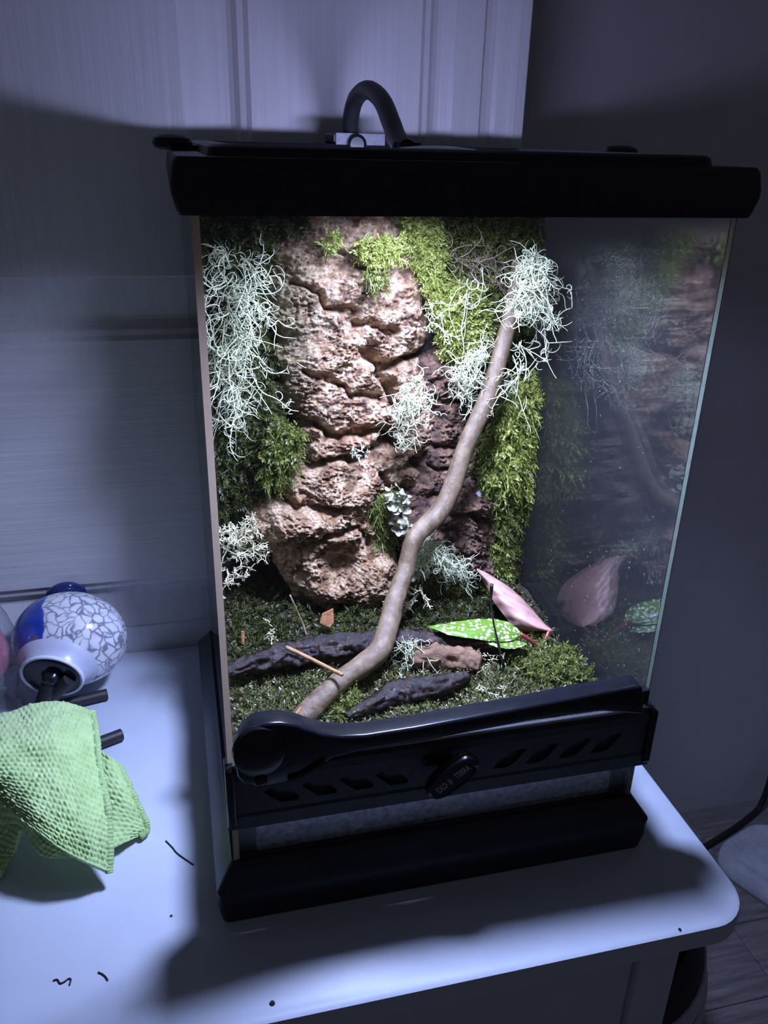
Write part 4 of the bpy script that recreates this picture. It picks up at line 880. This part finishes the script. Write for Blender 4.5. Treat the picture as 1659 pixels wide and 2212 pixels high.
def cloth_patch(rows, lam=.0046, amp=.0024, folds=.0022, th=.0026, seed=0):
    R = surf(rows, 40, 40); lu = np.linalg.norm(np.diff(R, axis=1), axis=2).sum(1).mean(); lv = np.linalg.norm(np.diff(R, axis=0), axis=2).sum(0).mean()
    nu, nv = max(12, int(lu/lam*5.5)), max(12, int(lv/lam*5.5)); R = surf(rows, nu, nv)
    N = np.cross(np.gradient(R, axis=0), np.gradient(R, axis=1)); N /= np.linalg.norm(N, axis=2)[..., None]+1e-12
    if (N[..., 2].mean()) < 0: N = -N
    uu, vv = np.meshgrid(np.linspace(0, lu, nu), np.linspace(0, lv, nv)); p = np.stack([uu*38, vv*30, uu*0+seed], -1)
    wrink = folds*fbm(p, 3); uu2 = uu+.0009*fbm(p*4, 2); vv2 = vv+.0009*fbm(p*4+7, 2)
    row = np.floor(vv2/lam); nub = np.abs(np.sin(math.pi*(uu2/lam+.5*(row % 2))))*np.abs(np.sin(math.pi*vv2/lam)); nub = nub**.7*(.75+.5*perlin(p*12))
    top = R+N*(wrink+amp*nub)[..., None]; bot = R+N*(wrink-th-amp*.6*nub)[..., None]
    nub_ = top
    mb = MB().grid(top); mb.grid(bot[::-1])
    ring = lambda A: np.concatenate([A[0], A[1:, -1], A[-1, -2::-1], A[-2:0:-1, 0]])
    a_, b_ = ring(top), ring(bot); mb.rings([a_, b_], close_top=False, close_bot=False); return mb, top
A = [[(-170, 1590, .050), (-60, 1560, .058), (20, 1537, .066), (90, 1516, .070), (150, 1518, .066), (196, 1540, .056)],
     [(-170, 1640, .062), (-60, 1620, .070), (20, 1598, .075), (95, 1588, .076), (155, 1590, .069), (207, 1622, .056)],
     [(-170, 1690, .060), (-60, 1670, .067), (25, 1664, .069), (100, 1668, .066), (165, 1680, .060), (224, 1712, .046)],
     [(-160, 1705, .055), (-50, 1690, .058), (40, 1722, .060), (118, 1756, .055), (180, 1776, .047), (235, 1796, .032)],
     [(-160, 1715, .050), (-50, 1698, .052), (58, 1778, .050), (132, 1834, .040), (192, 1866, .027), (236, 1884, .014)]]
Bq = [[(196, 1600, .044), (232, 1632, .042), (256, 1650, .036)], [(212, 1690, .034), (258, 1706, .031), (288, 1722, .022)], [(222, 1760, .022), (272, 1770, .017), (316, 1784, .007)], [(228, 1840, .012), (266, 1822, .009), (300, 1806, .005)]]
Cq = [[(-90, 1690, .048), (0, 1690, .050), (60, 1745, .048), (110, 1790, .042), (178, 1840, .031)], [(-90, 1745, .034), (0, 1742, .037), (52, 1762, .038), (100, 1816, .033), (168, 1848, .026)], [(-90, 1805, .018), (0, 1801, .022), (48, 1793, .027), (92, 1848, .022), (156, 1850, .022)]]
Dq = [[(-90, 1760, .030), (-20, 1760, .032), (22, 1775, .030), (44, 1790, .028)], [(-90, 1830, .014), (-30, 1830, .015), (6, 1838, .014), (30, 1842, .014)], [(-90, 1925, .003), (-40, 1920, .003), (-8, 1905, .003), (14, 1868, .004)]]
for k, rows in enumerate((A, Bq, Cq, Dq)):
    mb, top = cloth_patch(rows, seed=k*5, folds=.0022 if k == 0 else .0012); o = mb.build('cloth_layer' if k else 'front_fold', cloth_m, None, smoothf=True); recenter(o, CO); o.parent = clo; o.location = (0, 0, 0)
    if k in (0, 1):
        e = top[:, -1]; P = catmull(e[::6], 220); R_ = .0024*(1+.28*np.abs(np.sin(np.arange(220)*.62)))
        h = MB().tube(P-np.array([0, 0, .001]), R_, 8).build('hem', hem_m, None, smoothf=True); recenter(h, CO); h.parent = clo; h.location = (0, 0, 0)

# hairs and specks on the table top
for lab, P in (('dark crooked hair on the white table top front left', [(115, 2118), (124, 2116), (130, 2124), (140, 2120), (148, 2114), (153, 2116), (150, 2128)]), ('thin curved hair on the table top right of the crooked one', [(212, 2100), (221, 2104), (228, 2110), (233, 2118)]), ('tiny straight fibre on the table top near the terrarium base', [(358, 1816), (372, 1830), (384, 1844), (418, 1868)])):
    o = MB().tube(catmull(np.array([WZ(a_, b_, .0006) for a_, b_ in P]), 24), .00055, 6).build('hair', black, None, smoothf=True); q = WZ(*P[0], 0); recenter(o, tuple(map(float, q))); tag(o, lab, 'hair')
for lab, px, py, s in (('dark round crumb near the front edge of the table', 588, 2168, .0016), ('small dark crumb near the right front table corner', 1468, 2008, .0010), ('tiny dark crumb beside the terrarium base on the left', 370, 1979, .0009)):
    c_ = WZ(px, py, 0); mb = MB(); n = 10; mb.rings([[c_+np.array([s*r_*math.cos(2*math.pi*k/n)*(1+.2*math.sin(3*k)), s*r_*math.sin(2*math.pi*k/n), s*h_]) for k in range(n)] for r_, h_ in ((.9, 0), (1.1, .4), (.8, .9), (.1, 1.1))])
    o = mb.build('crumb', log_m, None, smoothf=True); recenter(o, tuple(map(float, c_))); tag(o, lab, 'crumb')

# ================================================================== FLOOR THINGS AT THE RIGHT
bn = tag(empty('waste_bin', (.196, -.022, ZF)), 'dark bin with a pale band standing beside the nightstand', 'bin')
def bl(prof, nn=48): return [[(r_*math.cos(2*math.pi*k/nn), r_*math.sin(2*math.pi*k/nn), h_) for k in range(nn)] for r_, h_ in prof]
MB().rings(bl([(.120, 0), (.150, .004), (.153, .10), (.149, .25), (.143, .34), (.134, .385), (.122, .41), (.119, .412), (.117, .408), (.140, .25), (.140, .01)]), close_top=True).build('body', dark_bin, bn, smoothf='auto')
MB().rings(bl([(.1450, .322), (.1462, .324), (.1445, .342), (.1418, .344), (.1425, .349), (.1385, .372), (.1355, .372), (.1420, .322)]), closed=True).build('band', pale_band, bn, smoothf='auto')
# padded white mat with a raised border
m, t, b = mat('white_plush'); v = mapping(t)
t.links.new(ramp(t, noise(t, v, 40, 5), [(.3, (.50, .53, .62)), (.7, (.70, .73, .80))]), b.inputs['Base Color']); b.inputs['Roughness'].default_value = .95; b.inputs['Sheen Weight'].default_value = .4
bump(t, b, noise(t, v, 260, 5), .8, .004); plush = m
z_m = ZF+.035; c0, c1, c2 = WZ(1526, 1836, z_m), WZ(1662, 1928, z_m), WZ(1659, 1752, z_m)
e1 = (c1-c0); e1 /= np.linalg.norm(e1); e2 = c2-c0; e2[2] = 0; e2 /= np.linalg.norm(e2); L1, L2 = .40, .16
def mring(ins, z_):
    P = []; r_ = .052
    for (a_, b_, a0) in ((L1, L2, 0), (0, L2, 90), (0, 0, 180), (L1, 0, 270)):
        for k in range(9):
            an = math.radians(a0+90*k/8); u_ = (a_-r_ if a_ else r_)+(r_-ins)*math.cos(an); v_ = (b_-r_ if b_ else r_)+(r_-ins)*math.sin(an)
            P.append(c0+e1*u_+e2*v_+np.array([0, 0, z_-z_m]))
    return P
o = MB().rings([mring(*q) for q in ((.006, ZF+.0005), (0, ZF+.012), (.002, ZF+.03), (.012, ZF+.038), (.022, ZF+.036), (.028, ZF+.027), (.034, ZF+.036), (.047, ZF+.040))]).build('plush_mat', plush, None, smoothf=True); recenter(o, (float(c0[0]), float(c0[1]), ZF)); tag(o, 'white padded plush mat on the floor by the wall', 'mat')
P = [WZ(1490, 1848, ZF+.005), WZ(1552, 1812, ZF+.005), WZ(1600, 1780, ZF+.005), WZ(1634, 1752, ZF+.006)]; P += [WY(1645, 1735, P[-1][1]+.004), WY(1659, 1700, P[-1][1]+.006), WY(1675, 1640, P[-1][1]+.008)]
o = MB().tube(catmull(np.array(P), 40), .0055, 10).build('black_streak', rubber, None, smoothf=True); recenter(o, tuple(map(float, P[0]-np.array([0, 0, .005])))); tag(o, 'black cable running behind the white mat and up the wall', 'streak')  # thin black tube tracing the dark line along the mat and up
